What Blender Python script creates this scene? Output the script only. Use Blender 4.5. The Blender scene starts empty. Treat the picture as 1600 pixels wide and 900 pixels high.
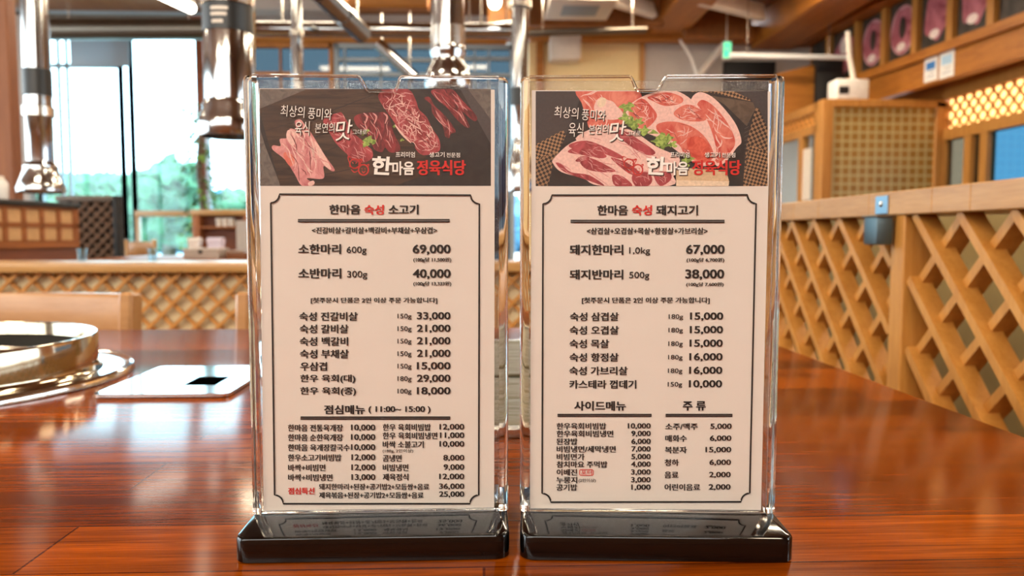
import bpy, bmesh, math, random
from mathutils import Vector, Matrix, Euler
from mathutils.geometry import tessellate_polygon
random.seed(7)
S = bpy.context.scene
COL = S.collection
PI = math.pi

# ------------------------------------------------------------------ camera
F = 1200.0                       # focal length in pixels of the 1600 px frame
PSI, THE = math.radians(2.1426), math.radians(3.9091)
TABLE_Z = 0.74
EYE = Vector((0, 0, 0.878))
FWD = Vector((math.sin(PSI) * math.cos(THE), math.cos(PSI) * math.cos(THE), -math.sin(THE)))
RGT = Vector((math.cos(PSI), -math.sin(PSI), 0))
UPV = RGT.cross(FWD)
cd = bpy.data.cameras.new('camera')
cam = bpy.data.objects.new('camera', cd)
COL.objects.link(cam)
cam.matrix_world = Matrix(((RGT.x, UPV.x, -FWD.x, EYE.x), (RGT.y, UPV.y, -FWD.y, EYE.y), (RGT.z, UPV.z, -FWD.z, EYE.z), (0, 0, 0, 1)))
cd.sensor_width = 36
cd.lens = 36 * F / 1600
cd.clip_start = 0.02
cd.clip_end = 300
cd.dof.use_dof = True
cd.dof.focus_distance = 0.349
cd.dof.aperture_fstop = 12.5
S.camera = cam

# ------------------------------------------------------------------ sky, exposure
S.view_settings.view_transform = 'Standard'
S.view_settings.look = 'None'
S.view_settings.exposure = 0.72
S.view_settings.gamma = 1.0
S.view_settings.use_curve_mapping = False
w = bpy.data.worlds.new('sky')
S.world = w
w.use_nodes = True
bg = w.node_tree.nodes['Background']
bg.inputs[0].default_value = (0.86, 0.94, 1.0, 1)
bg.inputs[1].default_value = 5.0
S.cycles.use_denoising = True
S.cycles.max_bounces = 10
S.cycles.transparent_max_bounces = 24
S.cycles.caustics_reflective = False
S.cycles.sample_clamp_indirect = 6.0

LAMP_POWER = 15.0
def area_light(name, loc, rot, sx, sy, power, color):
    l = bpy.data.lights.new(name, 'AREA')
    l.shape = 'RECTANGLE'
    l.size, l.size_y, l.energy, l.color = sx, sy, power, color
    o = bpy.data.objects.new(name, l)
    o.location, o.rotation_euler = loc, rot
    COL.objects.link(o)
    return o
def portal(name, loc, rot, sx, sy):
    o = area_light(name, loc, rot, sx, sy, 1, (1, 1, 1))
    o.data.cycles.is_portal = True
portal('window_portal', (-3.9, 10.85, 1.9), (-PI / 2, 0, 0), 8.6, 3.8)

portal('window_portal', (-8.9, 4.0, 2.0), (0, PI / 2, 0), 3.0, 12.0)
portal('window_portal', (-3.75, -2.9, 2.82), (PI / 2, 0, 0), 9.3, 1.75)  # opening of the added rear window band

# ------------------------------------------------------------------ pixel -> place
def ray(px, py):
    return FWD + RGT * ((px - 800) / F) + UPV * ((450 - py) / F)
def atY(px, py, Y):
    d = ray(px, py); return EYE + d * ((Y - EYE.y) / d.y)
def atX(px, py, X):
    d = ray(px, py); return EYE + d * ((X - EYE.x) / d.x)
def atZ(px, py, z):
    d = ray(px, py); return EYE + d * ((z - EYE.z) / d.z)
def XY(px, Y, py=368):           # world x of a pixel column at depth Y, read at height py
    return atY(px, py, Y).x
def ZY(py, Y):
    return atY(755, py, Y).z

# ------------------------------------------------------------------ materials
def lin(h):
    if isinstance(h, str):
        h = h.lstrip('#'); c = [int(h[i:i + 2], 16) / 255 for i in (0, 2, 4)]
    else:
        c = [v / 255 for v in h]
    return tuple((v / 12.92 if v <= .04045 else ((v + .055) / 1.055) ** 2.4) for v in c) + (1,)
MATS = {}
def new_mat(name):
    m = bpy.data.materials.new(name); m.use_nodes = True
    MATS[name] = m
    nt = m.node_tree
    return m, nt, nt.nodes['Principled BSDF']
def N(nt, t, **kw):
    n = nt.nodes.new(t)
    for k, v in kw.items():
        if k in n.inputs: n.inputs[k].default_value = v
        else: setattr(n, k, v)
    return n
def coords(nt, scale, rot=(0, 0, 0), kind='Object'):
    tc = N(nt, 'ShaderNodeTexCoord'); mp = N(nt, 'ShaderNodeMapping')
    mp.inputs['Scale'].default_value = scale
    mp.inputs['Rotation'].default_value = rot
    nt.links.new(tc.outputs[kind], mp.inputs[0])
    return mp.outputs[0]
def ramp(nt, fac, stops):
    r = N(nt, 'ShaderNodeValToRGB')
    el = r.color_ramp.elements
    while len(el) < len(stops): el.new(.5)
    for e, (p, c) in zip(el, stops): e.position, e.color = p, c
    nt.links.new(fac, r.inputs[0])
    return r.outputs[0]
def plain(name, col, rough=.5, metal=0.0, noise=0.06, nscale=30, spec=.5, coat=0.0):
    """a flat colour with a little mottling of its own"""
    m, nt, b = new_mat(name)
    c = lin(col)
    n = N(nt, 'ShaderNodeTexNoise', Scale=nscale, Detail=3.0)
    nt.links.new(coords(nt, (1, 1, 1)), n.inputs['Vector'])
    lo = tuple(v * (1 - noise) for v in c[:3]) + (1,); hi = tuple(min(1, v * (1 + noise)) for v in c[:3]) + (1,)
    nt.links.new(ramp(nt, n.outputs['Fac'], [(.3, lo), (.7, hi)]), b.inputs['Base Color'])
    b.inputs['Roughness'].default_value = rough
    b.inputs['Metallic'].default_value = metal
    b.inputs['Specular IOR Level'].default_value = spec
    b.inputs['Coat Weight'].default_value = coat
    return m
def wood(name, dark, light, axis='x', s=1.0, rough=.45, coat=0.0, bump=.15, contrast=(.3, .7)):
    m, nt, b = new_mat(name)
    st = {'x': (1.2, 14, 14), 'y': (14, 1.2, 14), 'z': (14, 14, 1.2)}[axis]
    v = coords(nt, tuple(k * s for k in st))
    n1 = N(nt, 'ShaderNodeTexNoise', Scale=2.0, Detail=6.0, Roughness=.62, Distortion=.6)
    n2 = N(nt, 'ShaderNodeTexNoise', Scale=11.0, Detail=4.0, Roughness=.6)
    nt.links.new(v, n1.inputs['Vector']); nt.links.new(v, n2.inputs['Vector'])
    mx = N(nt, 'ShaderNodeMix'); mx.inputs[0].default_value = .35
    nt.links.new(n1.outputs['Fac'], mx.inputs[2]); nt.links.new(n2.outputs['Fac'], mx.inputs[3])
    nt.links.new(ramp(nt, mx.outputs[0], [(contrast[0], lin(dark)), (contrast[1], lin(light))]), b.inputs['Base Color'])
    b.inputs['Roughness'].default_value = rough
    b.inputs['Coat Weight'].default_value = coat
    b.inputs['Coat Roughness'].default_value = .12
    bp = N(nt, 'ShaderNodeBump', Strength=bump, Distance=.002)
    nt.links.new(mx.outputs[0], bp.inputs['Height']); nt.links.new(bp.outputs[0], b.inputs['Normal'])
    return m
def table_wood():
    m, nt, b = new_mat('table_wood')
    br = N(nt, 'ShaderNodeTexBrick', offset=.37, Scale=1.0)
    br.inputs['Color1'].default_value = lin('#642803'); br.inputs['Color2'].default_value = lin('#a04c06')
    br.inputs['Mortar'].default_value = lin('#5c2304')
    br.inputs['Mortar Size'].default_value = .0006; br.inputs['Bias'].default_value = 0
    br.inputs['Brick Width'].default_value = .52; br.inputs['Row Height'].default_value = .052
    nt.links.new(coords(nt, (1, 1, 1)), br.inputs['Vector'])
    v = coords(nt, (5, 90, 20))
    n1 = N(nt, 'ShaderNodeTexNoise', Scale=1.6, Detail=7.0, Roughness=.65, Distortion=.4)
    nt.links.new(v, n1.inputs['Vector'])
    v2 = coords(nt, (16, 420, 20))
    n2 = N(nt, 'ShaderNodeTexNoise', Scale=1.4, Detail=4.0, Roughness=.6)
    nt.links.new(v2, n2.inputs['Vector'])
    g = ramp(nt, n1.outputs['Fac'], [(.3, (.5, .45, .4, 1)), (.7, (1.15, 1.12, 1.05, 1))])
    g2 = ramp(nt, n2.outputs['Fac'], [(.35, (.68, .64, .6, 1)), (.65, (1.12, 1.12, 1.12, 1))])
    a = N(nt, 'ShaderNodeMix', data_type='RGBA', blend_type='MULTIPLY'); a.inputs[0].default_value = 1
    nt.links.new(br.outputs['Color'], a.inputs[6]); nt.links.new(g, a.inputs[7])
    c = N(nt, 'ShaderNodeMix', data_type='RGBA', blend_type='MULTIPLY'); c.inputs[0].default_value = 1
    nt.links.new(a.outputs[2], c.inputs[6]); nt.links.new(g2, c.inputs[7])
    nt.links.new(c.outputs[2], b.inputs['Base Color'])
    b.inputs['Roughness'].default_value = .45
    b.inputs['Specular IOR Level'].default_value = 0
    bp = N(nt, 'ShaderNodeBump', Strength=.07, Distance=.0012)
    nt.links.new(n2.outputs['Fac'], bp.inputs['Height']); nt.links.new(bp.outputs[0], b.inputs['Normal'])
    b.inputs['Coat Weight'].default_value = .62
    b.inputs['Coat IOR'].default_value = 1.5
    b.inputs['Coat Roughness'].default_value = .13
    bc = N(nt, 'ShaderNodeBump', Strength=.009, Distance=.0012)
    nt.links.new(n2.outputs['Fac'], bc.inputs['Height']); nt.links.new(bc.outputs[0], b.inputs['Coat Normal'])
    return m
def steel(name, col, rough, bump=0.0, bscale=(40, 40, 2)):
    m, nt, b = new_mat(name)
    b.inputs['Base Color'].default_value = lin(col); b.inputs['Metallic'].default_value = 1
    n = N(nt, 'ShaderNodeTexNoise', Scale=1.0, Detail=3.0)
    nt.links.new(coords(nt, bscale), n.inputs['Vector'])
    mr = N(nt, 'ShaderNodeMapRange'); mr.inputs[3].default_value = rough * .7; mr.inputs[4].default_value = rough * 1.3
    nt.links.new(n.outputs['Fac'], mr.inputs[0]); nt.links.new(mr.outputs[0], b.inputs['Roughness'])
    if bump:
        bp = N(nt, 'ShaderNodeBump', Strength=bump, Distance=.01)
        nt.links.new(n.outputs['Fac'], bp.inputs['Height']); nt.links.new(bp.outputs[0], b.inputs['Normal'])
    return m
def pane_mat(name, tint, refl=1.0, bump=0.0, bscale=200):
    """thin clear sheet: lets light straight through, mirrors a little at its face"""
    m, nt, b = new_mat(name)
    nt.nodes.remove(b)
    out = nt.nodes['Material Output']
    tr = N(nt, 'ShaderNodeBsdfTransparent'); tr.inputs[0].default_value = tint + (1,) if len(tint) == 3 else tint
    gl = N(nt, 'ShaderNodeBsdfGlossy'); gl.inputs['Roughness'].default_value = .03
    fr = N(nt, 'ShaderNodeFresnel')
    ge = N(nt, 'ShaderNodeNewGeometry'); mr = N(nt, 'ShaderNodeMapRange')      # same mirror on both faces of the sheet
    mr.inputs[3].default_value = 1.45; mr.inputs[4].default_value = 1 / 1.45
    nt.links.new(ge.outputs['Backfacing'], mr.inputs[0]); nt.links.new(mr.outputs[0], fr.inputs['IOR'])
    mu = N(nt, 'ShaderNodeMath', operation='MULTIPLY'); mu.inputs[1].default_value = refl
    nt.links.new(fr.outputs[0], mu.inputs[0])
    mx = N(nt, 'ShaderNodeMixShader')
    nt.links.new(mu.outputs[0], mx.inputs[0]); nt.links.new(tr.outputs[0], mx.inputs[1]); nt.links.new(gl.outputs[0], mx.inputs[2])
    if bump:
        n = N(nt, 'ShaderNodeTexNoise', Scale=bscale, Detail=3.0)
        nt.links.new(coords(nt, (1, 1, 1)), n.inputs['Vector'])
        bp = N(nt, 'ShaderNodeBump', Strength=bump, Distance=.002)
        nt.links.new(n.outputs['Fac'], bp.inputs['Height'])
        nt.links.new(bp.outputs[0], gl.inputs['Normal'])
    nt.links.new(mx.outputs[0], out.inputs['Surface'])
    return m
def glass_mat(name, col=(1, 1, 1), rough=0.0, ior=1.49):
    m, nt, b = new_mat(name)
    b.inputs['Base Color'].default_value = col + (1,)
    b.inputs['Transmission Weight'].default_value = 1
    b.inputs['Roughness'].default_value = rough
    b.inputs['IOR'].default_value = ior
    n = N(nt, 'ShaderNodeTexNoise', Scale=60.0, Detail=2.0)
    nt.links.new(coords(nt, (1, 1, .25)), n.inputs['Vector'])
    bp = N(nt, 'ShaderNodeBump', Strength=.06, Distance=.002)
    nt.links.new(n.outputs['Fac'], bp.inputs['Height']); nt.links.new(bp.outputs[0], b.inputs['Normal'])
    return m
def glow(name, col, strength):
    m, nt, b = new_mat(name)
    b.inputs['Base Color'].default_value = lin(col)
    b.inputs['Emission Color'].default_value = lin(col)
    b.inputs['Emission Strength'].default_value = strength
    return m
def blotch(name, c1, c2, scale, stretch=(1, 1, 1), rot=(0, 0, 0), lo=.38, hi=.62, rough=.55, detail=5.0, c3=None):
    """two-tone printed or grown texture"""
    m, nt, b = new_mat(name)
    n = N(nt, 'ShaderNodeTexNoise', Scale=scale, Detail=detail, Roughness=.6, Distortion=1.2)
    nt.links.new(coords(nt, stretch, rot), n.inputs['Vector'])
    st = [(lo, lin(c1)), (hi, lin(c2))]
    if c3: st.append((min(1, hi + .1), lin(c3)))
    nt.links.new(ramp(nt, n.outputs['Fac'], st), b.inputs['Base Color'])
    b.inputs['Roughness'].default_value = rough
    return m
def check(name, c1, c2, scale, rot):
    m, nt, b = new_mat(name)
    ck = N(nt, 'ShaderNodeTexChecker', Scale=scale)
    ck.inputs['Color1'].default_value = lin(c1); ck.inputs['Color2'].default_value = lin(c2)
    nt.links.new(coords(nt, (1, 1, 1), rot), ck.inputs['Vector'])
    nt.links.new(ck.outputs['Color'], b.inputs['Base Color'])
    b.inputs['Roughness'].default_value = .6
    return m

M_TABLE = table_wood()
M_BEAM = wood('beam_wood', '#8a5016', '#bb7a2c', 'x', .5, .5)
M_BEAMY = wood('beam_wood_long', '#84490f', '#b87628', 'y', .5, .5)
M_CEIL = wood('ceiling_boards', '#6d3d12', '#93591f', 'y', .6, .6)
M_RAIL = wood('rail_wood', '#9d6a32', '#c4935a', 'y', 1.6, .42, .1)
M_SLAT = wood('slat_wood', '#a86c26', '#c98f45', 'z', 2.2, .45)
M_CHAIR = wood('chair_wood', '#a06f3e', '#b98a58', 'x', 1.2, .28, .3)
M_DKWOOD = wood('dark_wood', '#5c2c12', '#84431d', 'x', .8, .45)
M_CABWOOD = wood('cabinet_wood', '#7d431b', '#a1602b', 'x', .8, .45)
M_PILLAR = wood('pillar_wood', '#6e3a18', '#955a2e', 'z', .7, .5)
M_LEDGE = wood('ledge_wood', '#a2743c', '#c49a62', 'x', 1.0, .35, .3)
M_FLOOR = wood('floor_wood', '#5a3a20', '#7b5230', 'x', .5, .5)
M_DOORWOOD = wood('door_wood', '#9a6222', '#c08a45', 'z', .8, .5)
M_CHROME = steel('polished_steel', '#b0b2b4', .12, .03)
M_STEEL = steel('brushed_steel', '#d8d4cc', .2)
M_RING = steel('ring_steel', '#b3a792', .1, .05, (6, 6, 2))
M_STEELTOP = steel('plate_steel', '#dfe2e2', .1)
M_DARKSTEEL = steel('dark_steel', '#6c655c', .35)
M_PIPE = steel('duct_steel', '#a49c90', .28, .1)
M_BLACK = plain('black_plastic', '#060505', .08, spec=.5, noise=.1)
M_LABEL = plain('black_label', '#141414', .4)
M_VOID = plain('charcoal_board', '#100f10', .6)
M_IRON = plain('black_iron', '#080809', .6, spec=.15)
M_HOLE = plain('dark_opening', '#030303', .9, spec=0.0)
M_PAPER = plain('menu_paper', '#dcd2c9', .6, noise=.015, nscale=60)
M_INK = plain('black_ink', '#0c0a0a', .6)
M_RED = plain('red_ink', '#c8201c', .6)
M_WHITEINK = plain('white_ink', '#f4efe8', .6)
M_SHADE = plain('shade_ink', '#2a1c18', .6)
M_WHITE = plain('white_plastic', '#e4e0da', .4)
M_OFFWHITE = plain('offwhite_board', '#d9cfc2', .6)
M_BEIGE = plain('beige_plaster', '#e6cd98', .8)
M_GREYWALL = plain('grey_plaster', '#b5aca4', .8)
M_CREAM = plain('cream_board', '#d9c8a0', .7)
M_KHAKI = plain('khaki_board', '#8a7442', .8)
M_GREYBLUE = plain('grey_blind', '#8f9ba3', .7)
def reflection_mat():  # cloth for the sheet that imitates a window reflection
    m, nt, b = new_mat('thin_reflection_sheet')
    t = N(nt, 'ShaderNodeBsdfTranslucent'); t.inputs[0].default_value = (.11, .135, .15, 1)
    a = N(nt, 'ShaderNodeAddShader'); b.inputs['Base Color'].default_value = (.2, .22, .24, 1)
    nt.links.new(b.outputs[0], a.inputs[0]); nt.links.new(t.outputs[0], a.inputs[1]); nt.links.new(a.outputs[0], nt.nodes['Material Output'].inputs['Surface'])
    return m
M_REFLSHEET = reflection_mat()
M_BLUEPLATE = steel('blue_grey_plate', '#8fa3b5', .35)
M_FRAME = plain('window_frame', '#8d989d', .45)  # window glare is put into this paler frame colour
M_BLUEPLATE2 = steel('dull_blue_steel', '#5f7078', .5)
M_BLUE = plain('blue_print', '#2f6fb0', .5)
M_LIGHTBLUE = plain('pale_blue_print', '#9fc0d8', .5)
M_GLASS = glass_mat('clear_acrylic')
M_PANE = pane_mat('clear_pane', (.985, .985, .985), .9)
M_FROST = pane_mat('textured_pane', (.93, .93, .92), 1.6, .5, 900)
M_WINGLASS = pane_mat('window_glass', (.75, .95, 1.0), 1.0)
M_WARMWIN = pane_mat('warm_fill_glass', (.98, .93, .87), 1.0)  # tint made up to warm the light of the added rear window
M_CLEARWIN = pane_mat('clear_window_glass', (.95, .97, .96), 1.0)
M_TRANSOM = pane_mat('transom_glass', (.12, .158, .18), .7)
M_SKYGLASS = pane_mat('sky_tint_glass', (.11, .23, .3), 1.0)  # blue of the sky beyond is put into the pane's tint
M_GREYGLASS = pane_mat('grey_glass', (.2, .185, .15), 1.0)
M_ANNEXGLASS = pane_mat('annex_glass', (.8, .85, .85), 1.0)
M_CUP = pane_mat('cup_glass', (.8, .92, .96), 2.0)
M_LAMP = glow('lamp_diffuser', '#fff0d6', 14)
M_TUBE = glow('tube_diffuser', '#fff4e2', 9)
M_TRANSLIT = glow('lit_screen', '#ffc67a', 1.9)
M_DIMLIT = glow('dim_screen', '#e8a050', .35)
M_EXIT = glow('exit_green', '#00c890', 1.3)
M_LEAF = blotch('leaf_green', '#3c6a2a', '#7ca048', 9, rough=.6)
M_TREE = blotch('tree_green', '#304f3a', '#56825c', 1.6, rough=.8)
M_BARK = blotch('bark', '#4a3a2c', '#6c5640', 8, (1, 1, .2))
M_GROUND = blotch('asphalt', '#a9aeb0', '#c9cdcf', .6)
M_FACADE = plain('pale_facade', '#dfe4e8', .8)

# ------------------------------------------------------------------ mesh builder
class MB:
    def __init__(s): s.v, s.f, s.m = [], [], []
    def add(s, vs, fs, mi=0):
        o = len(s.v); s.v += [tuple(v) for v in vs]
        for f in fs: s.f.append([o + i for i in f]); s.m.append(mi)
        return s
    def bm(s, b, mi=0):
        b.verts.ensure_lookup_table(); b.verts.index_update()
        s.add([v.co for v in b.verts], [[v.index for v in f.verts] for f in b.faces], mi); b.free(); return s
    def box(s, a, c, mi=0, r=0.0, seg=2, mat=None):
        a, c = Vector(a), Vector(c)
        b = bmesh.new(); bmesh.ops.create_cube(b, size=1)
        d = c - a
        for v in b.verts: v.co = Vector(((v.co.x + .5) * d.x + a.x, (v.co.y + .5) * d.y + a.y, (v.co.z + .5) * d.z + a.z))
        if r: bmesh.ops.bevel(b, geom=list(b.edges), offset=min(r, min(abs(k) for k in d) * .45), segments=seg, affect='EDGES', profile=.5)
        if mat: bmesh.ops.transform(b, matrix=mat, verts=b.verts)
        return s.bm(b, mi)
    def obox(s, p0, p1, wdt, dep, up, mi=0, r=0.0):
        """a bar from p0 to p1, wdt across in the plane of `up`'s cross, dep along up"""
        p0, p1, up = Vector(p0), Vector(p1), Vector(up).normalized()
        ax = (p1 - p0); L = ax.length; ax.normalize()
        side = up.cross(ax).normalized(); up = ax.cross(side).normalized()
        M = Matrix(((ax.x, side.x, up.x, p0.x), (ax.y, side.y, up.y, p0.y), (ax.z, side.z, up.z, p0.z), (0, 0, 0, 1)))
        return s.box((0, -wdt / 2, -dep / 2), (L, wdt / 2, dep / 2), mi, r, 1, M)
    def lathe(s, prof, c=(0, 0, 0), n=40, mi=0, axis='z', a0=0, a1=2 * PI):
        c = Vector(c); full = abs(a1 - a0 - 2 * PI) < 1e-6
        k = n if full else n + 1
        vs = []
        for r, h in prof:
            for i in range(k):
                a = a0 + (a1 - a0) * i / n
                vs.append(c + Vector((r * math.cos(a), r * math.sin(a), h)))
        fs = []
        for j in range(len(prof) - 1):
            for i in range(n):
                i2 = (i + 1) % k
                fs.append((j * k + i, j * k + i2, (j + 1) * k + i2, (j + 1) * k + i))
        return s.add(vs, fs, mi)
    def tube(s, pts, r, n=16, mi=0, cap=True):
        pts = [Vector(p) for p in pts]; rs = r if isinstance(r, (list, tuple)) else [r] * len(pts)
        vs, fs = [], []
        t0 = (pts[1] - pts[0]).normalized()
        u = t0.orthogonal().normalized()
        for i, p in enumerate(pts):
            t = ((pts[min(i + 1, len(pts) - 1)] - pts[max(i - 1, 0)])).normalized()
            u = (u - t * u.dot(t)).normalized(); v = t.cross(u)
            for j in range(n):
                a = 2 * PI * j / n
                vs.append(p + (u * math.cos(a) + v * math.sin(a)) * rs[i])
        for i in range(len(pts) - 1):
            for j in range(n):
                fs.append((i * n + j, i * n + (j + 1) % n, (i + 1) * n + (j + 1) % n, (i + 1) * n + j))
        if cap:
            fs.append(tuple(range(n - 1, -1, -1))); fs.append(tuple(range((len(pts) - 1) * n, len(pts) * n)))
        return s.add(vs, fs, mi)
    def prism(s, poly, d, mi=0, to=lambda x, y, h: (x, y, h)):
        """polygon (x, y) extruded from h=0 to h=d"""
        n = len(poly)
        vs = [to(x, y, 0) for x, y in poly] + [to(x, y, d) for x, y in poly]
        tri = tessellate_polygon([[Vector((x, y, 0)) for x, y in poly]])
        fs = [tuple(t) for t in tri] + [tuple(n + i for i in reversed(t)) for t in tri]
        fs += [(i, (i + 1) % n, n + (i + 1) % n, n + i) for i in range(n)]
        s.add(vs, fs, mi)
        return s
    def build(s, name, mats, parent=None, loc=None, rotz=0.0, smooth=35, fix=True):
        me = bpy.data.meshes.new(name)
        me.from_pydata(s.v, [], s.f)
        for m in (mats if isinstance(mats, (list, tuple)) else [mats]): me.materials.append(m)
        me.polygons.foreach_set('material_index', s.m)
        if fix:
            b = bmesh.new(); b.from_mesh(me); bmesh.ops.recalc_face_normals(b, faces=b.faces); b.to_mesh(me); b.free()
        me.polygons.foreach_set('use_smooth', [True] * len(me.polygons))
        me.set_sharp_from_angle(angle=math.radians(smooth))
        o = bpy.data.objects.new(name, me); COL.objects.link(o)
        if loc is not None: o.location = loc
        o.rotation_euler.z = rotz
        if parent is not None: o.parent = parent
        return o
def tag(o, label, cat, group=None):
    o['label'] = label; o['category'] = cat
    if group: o['group'] = group
    return o
def thing(name, label, cat, loc=(0, 0, 0), rotz=0.0, group=None):
    o = bpy.data.objects.new(name, None); COL.objects.link(o)
    o.location = loc; o.rotation_euler.z = rotz; o.empty_display_size = .05
    return tag(o, label, cat, group)
def struct(o): o['kind'] = 'structure'; return o
def stuff(o): o['kind'] = 'stuff'; return o
def dup(root, loc, rotz, label=None, group=None):
    r = root.copy(); COL.objects.link(r); r.location = loc; r.rotation_euler.z = rotz
    if label: r['label'] = label
    if group: r['group'] = group
    for ch in list(root.children):
        c = ch.copy(); COL.objects.link(c); c.parent = r
        for g in list(ch.children):
            d = g.copy(); COL.objects.link(d); d.parent = c
    return r
def rounded(w, d, r, n=6):
    """rounded rectangle outline around the origin"""
    out = []
    for cx, cy, a in ((w / 2 - r, d / 2 - r, 0), (-w / 2 + r, d / 2 - r, 90), (-w / 2 + r, -d / 2 + r, 180), (w / 2 - r, -d / 2 + r, 270)):
        for i in range(n + 1):
            t = math.radians(a + 90 * i / n); out.append((cx + r * math.cos(t), cy + r * math.sin(t)))
    return out
def lattice(mb, u0, u1, v0, v1, step, wid, dep, to, nrm, mi=0, off=0.0, dirs=(1, -1), gap=None, phase=None):
    """45 degree slats clipped to the rectangle; to(u, v) -> point; nrm = the panel's normal; the second set lies behind the first"""
    nrm = Vector(nrm)
    for k, sgn in enumerate(dirs):
        c = (u0 + off) - (v1 - v0) - step
        if phase: c += (phase[k] - c) % step
        while c < u1 + (v1 - v0) + step:
            # u = c + t, v = v0 + t  (or v1 - t)
            t0 = max(0, u0 - c); t1 = min(v1 - v0, u1 - c)
            if t1 - t0 > step * .1:
                pa = (c + t0, v0 + t0 if sgn > 0 else v1 - t0); pb = (c + t1, v0 + t1 if sgn > 0 else v1 - t1)
                sh = nrm * ((gap if gap is not None else dep) * k)
                mb.obox(Vector(to(*pa)) + sh, Vector(to(*pb)) + sh, wid, dep, nrm, mi)
            c += step
    return mb

# ------------------------------------------------------------------ the room
XL, XR, YF, YB, ZC = -9.0, 5.3, 11.0, -3.0, 3.95
struct(MB().box((XL, YB, -.1), (XR + 2, YF + .1, 0)).build('floor', M_FLOOR))
struct(MB().box((XL, YB, ZC), (XR + 2, YF + .2, ZC + .1)).build('ceiling', M_CEIL))
struct(MB().box((XL - .1, YB, 0), (XL, -2, ZC)).box((XL - .1, 10, 0), (XL, YF, ZC)).box((XL - .1, -2, 0), (XL, 10, .5)).box((XL - .1, -2, 3.5), (XL, 10, ZC)).build('wall_west', M_GREYWALL))
m_ = MB()
for i in range(7): m_.box((XL - .08, -2 + i * 2 - .04, .5), (XL - .01, -2 + i * 2 + .04, 3.5))
ww = struct(m_.build('window_12', M_FRAME))
MB().box((XL - .05, -2, .5), (XL - .04, 10, 3.5)).build('pane', M_CLEARWIN, ww)
struct(MB().box((XY(392, YF), YF, ZY(66, YF)), (XY(830, YF), YF + .15, ZY(8, YF))).build('wall_lintel', M_GREYWALL))
# back wall: sills, posts and header leave the window openings; plaster to the east
mb = MB()
wb = [(XL, XY(60, YF, 90)), (XY(830, YF, 90), XY(1003, YF, 90))]
mb.box((XY(826, YF, 90), YF, 0), (XY(1004, YF, 90), YF + .15, 3.75))
struct(mb.build('wall_north', M_BEIGE))
struct(MB().box((XY(1006, YF, 90), YF, 0), (XR + .12, YF + .15, 3.75)).build('wall_north_grey', M_GREYWALL))
struct(MB().box((XL, YF, ZY(12, YF)), (XR + .12, YF + .2, ZC)).build('trim_1', M_DKWOOD))
# rear wall; its unseen high window band is added to light the menus
struct(MB().box((XL, YB - .15, 0), (XR + 2, YB, 1.95)).box((XL, YB - .15, 3.7), (XR + 2, YB, ZC)).box((XL, YB - .15, 1.95), (-8.4, YB, 3.7)).box((.9, YB - .15, 1.95), (XR + 2, YB, 3.7)).build('wall_south', M_CABWOOD))
m_ = MB()
for i in range(6): m_.box((-8.4 + i * 1.86 - .03, YB - .1, 1.95), (-8.4 + i * 1.86 + .03, YB - .02, 3.7))
ww = struct(m_.build('window_13', M_FRAME))
MB().box((-8.4, YB - .06, 1.95), (.9, YB - .05, 3.7)).build('pane', M_WARMWIN, ww)
# east wall: plain above and below the glazing
mb = MB()
mb.box((XR, 8.78, 2.1), (XR + .12, YF, 2.5)).box((XR, YB, 0), (XR + .12, 4.5, 1.0)).box((XR, YB, 2.5), (XR + .12, 4.5, ZC)).box((XR, YB, 1.0), (XR + .12, -1.5, 2.5)).box((XR, 3.0, 1.0), (XR + .12, 4.5, 2.5)).box((XR, 4.5, 0), (XR + .12, YF, .9)).box((XR, 4.5, 2.5), (XR + .12, YF, ZC))
struct(mb.build('wall_east', M_BEAMY))
m_ = MB()  # unseen window added for bluish light in the acrylic edges
for i in range(4): m_.box((XR + .02, -1.5 + i * 1.5 - .04, 1.0), (XR + .1, -1.5 + i * 1.5 + .04, 2.5))
ww = struct(m_.build('window_14', M_DOORWOOD))
MB().box((XR + .05, -1.5, 1.0), (XR + .06, 3.0, 2.5)).build('pane', M_CLEARWIN, ww)
# ceiling beams: long ones run away from the viewer, cross ones span the room
def long_beam(px0, px1, py, Y, zt, n):
    x0, x1, z = atY(px0, py, Y).x, atY(px1, py, Y).x, atY(px0, py, Y).z
    return struct(MB().box((x0, 1.5, z), (x1, YF, zt), 0, .02, 1).build(n, M_BEAMY))
long_beam(1008, 1064, 60, YF, ZC - .01, 'trim_2')
long_beam(1172, 1235, 78, YF, ZC - .01, 'trim_3')
def cross_beam(y0, y1, X0, X1, Y, t, n, m=M_BEAM):
    return struct(MB().box((X0, Y - t, ZY(y1, Y)), (X1, Y, ZY(y0, Y)), 0, .02, 1).build(n, m))
cross_beam(40, 66, XY(825, YF - .05, 40), XR, YF - .05, .18, 'trim_4')
cross_beam(-40, 21, XY(545, 8.6, 40), XY(672, 8.6, 40), 8.6, .2, 'trim_5')
cross_beam(-30, 62, XY(762, 9.6, 40), XY(824, 9.6, 40), 9.6, .2, 'trim_6')
cross_beam(62, 70, XY(380, YF - .02, 40), XY(792, YF - .02, 40), YF - .02, .1, 'trim_7')
cross_beam(-30, 28, XY(380, 10.4, 40), XY(530, 10.4, 40), 10.4, .3, 'trim_8', M_GREYWALL)
cross_beam(-40, 42, XY(826, 10.2, 40), XY(1035, 10.2, 40), 10.2, .1, 'trim_9', M_CEIL)
cross_beam(-40, 60, XY(1066, 10.6, 40), XY(1172, 10.6, 40), 10.6, .1, 'trim_10', M_CEIL)
for i, (a, b_) in enumerate((((955, -4), (1020, 16)), ((1090, -6), (1192, 20)))):
    p, q = atY(a[0], a[1], 9.4), atY(b_[0], b_[1], 10.05)
    struct(MB().obox(p, q, .22, .1, (0, -1, .2), 0, .02).build('trim_%d' % (11 + i), M_OFFWHITE))
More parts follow.
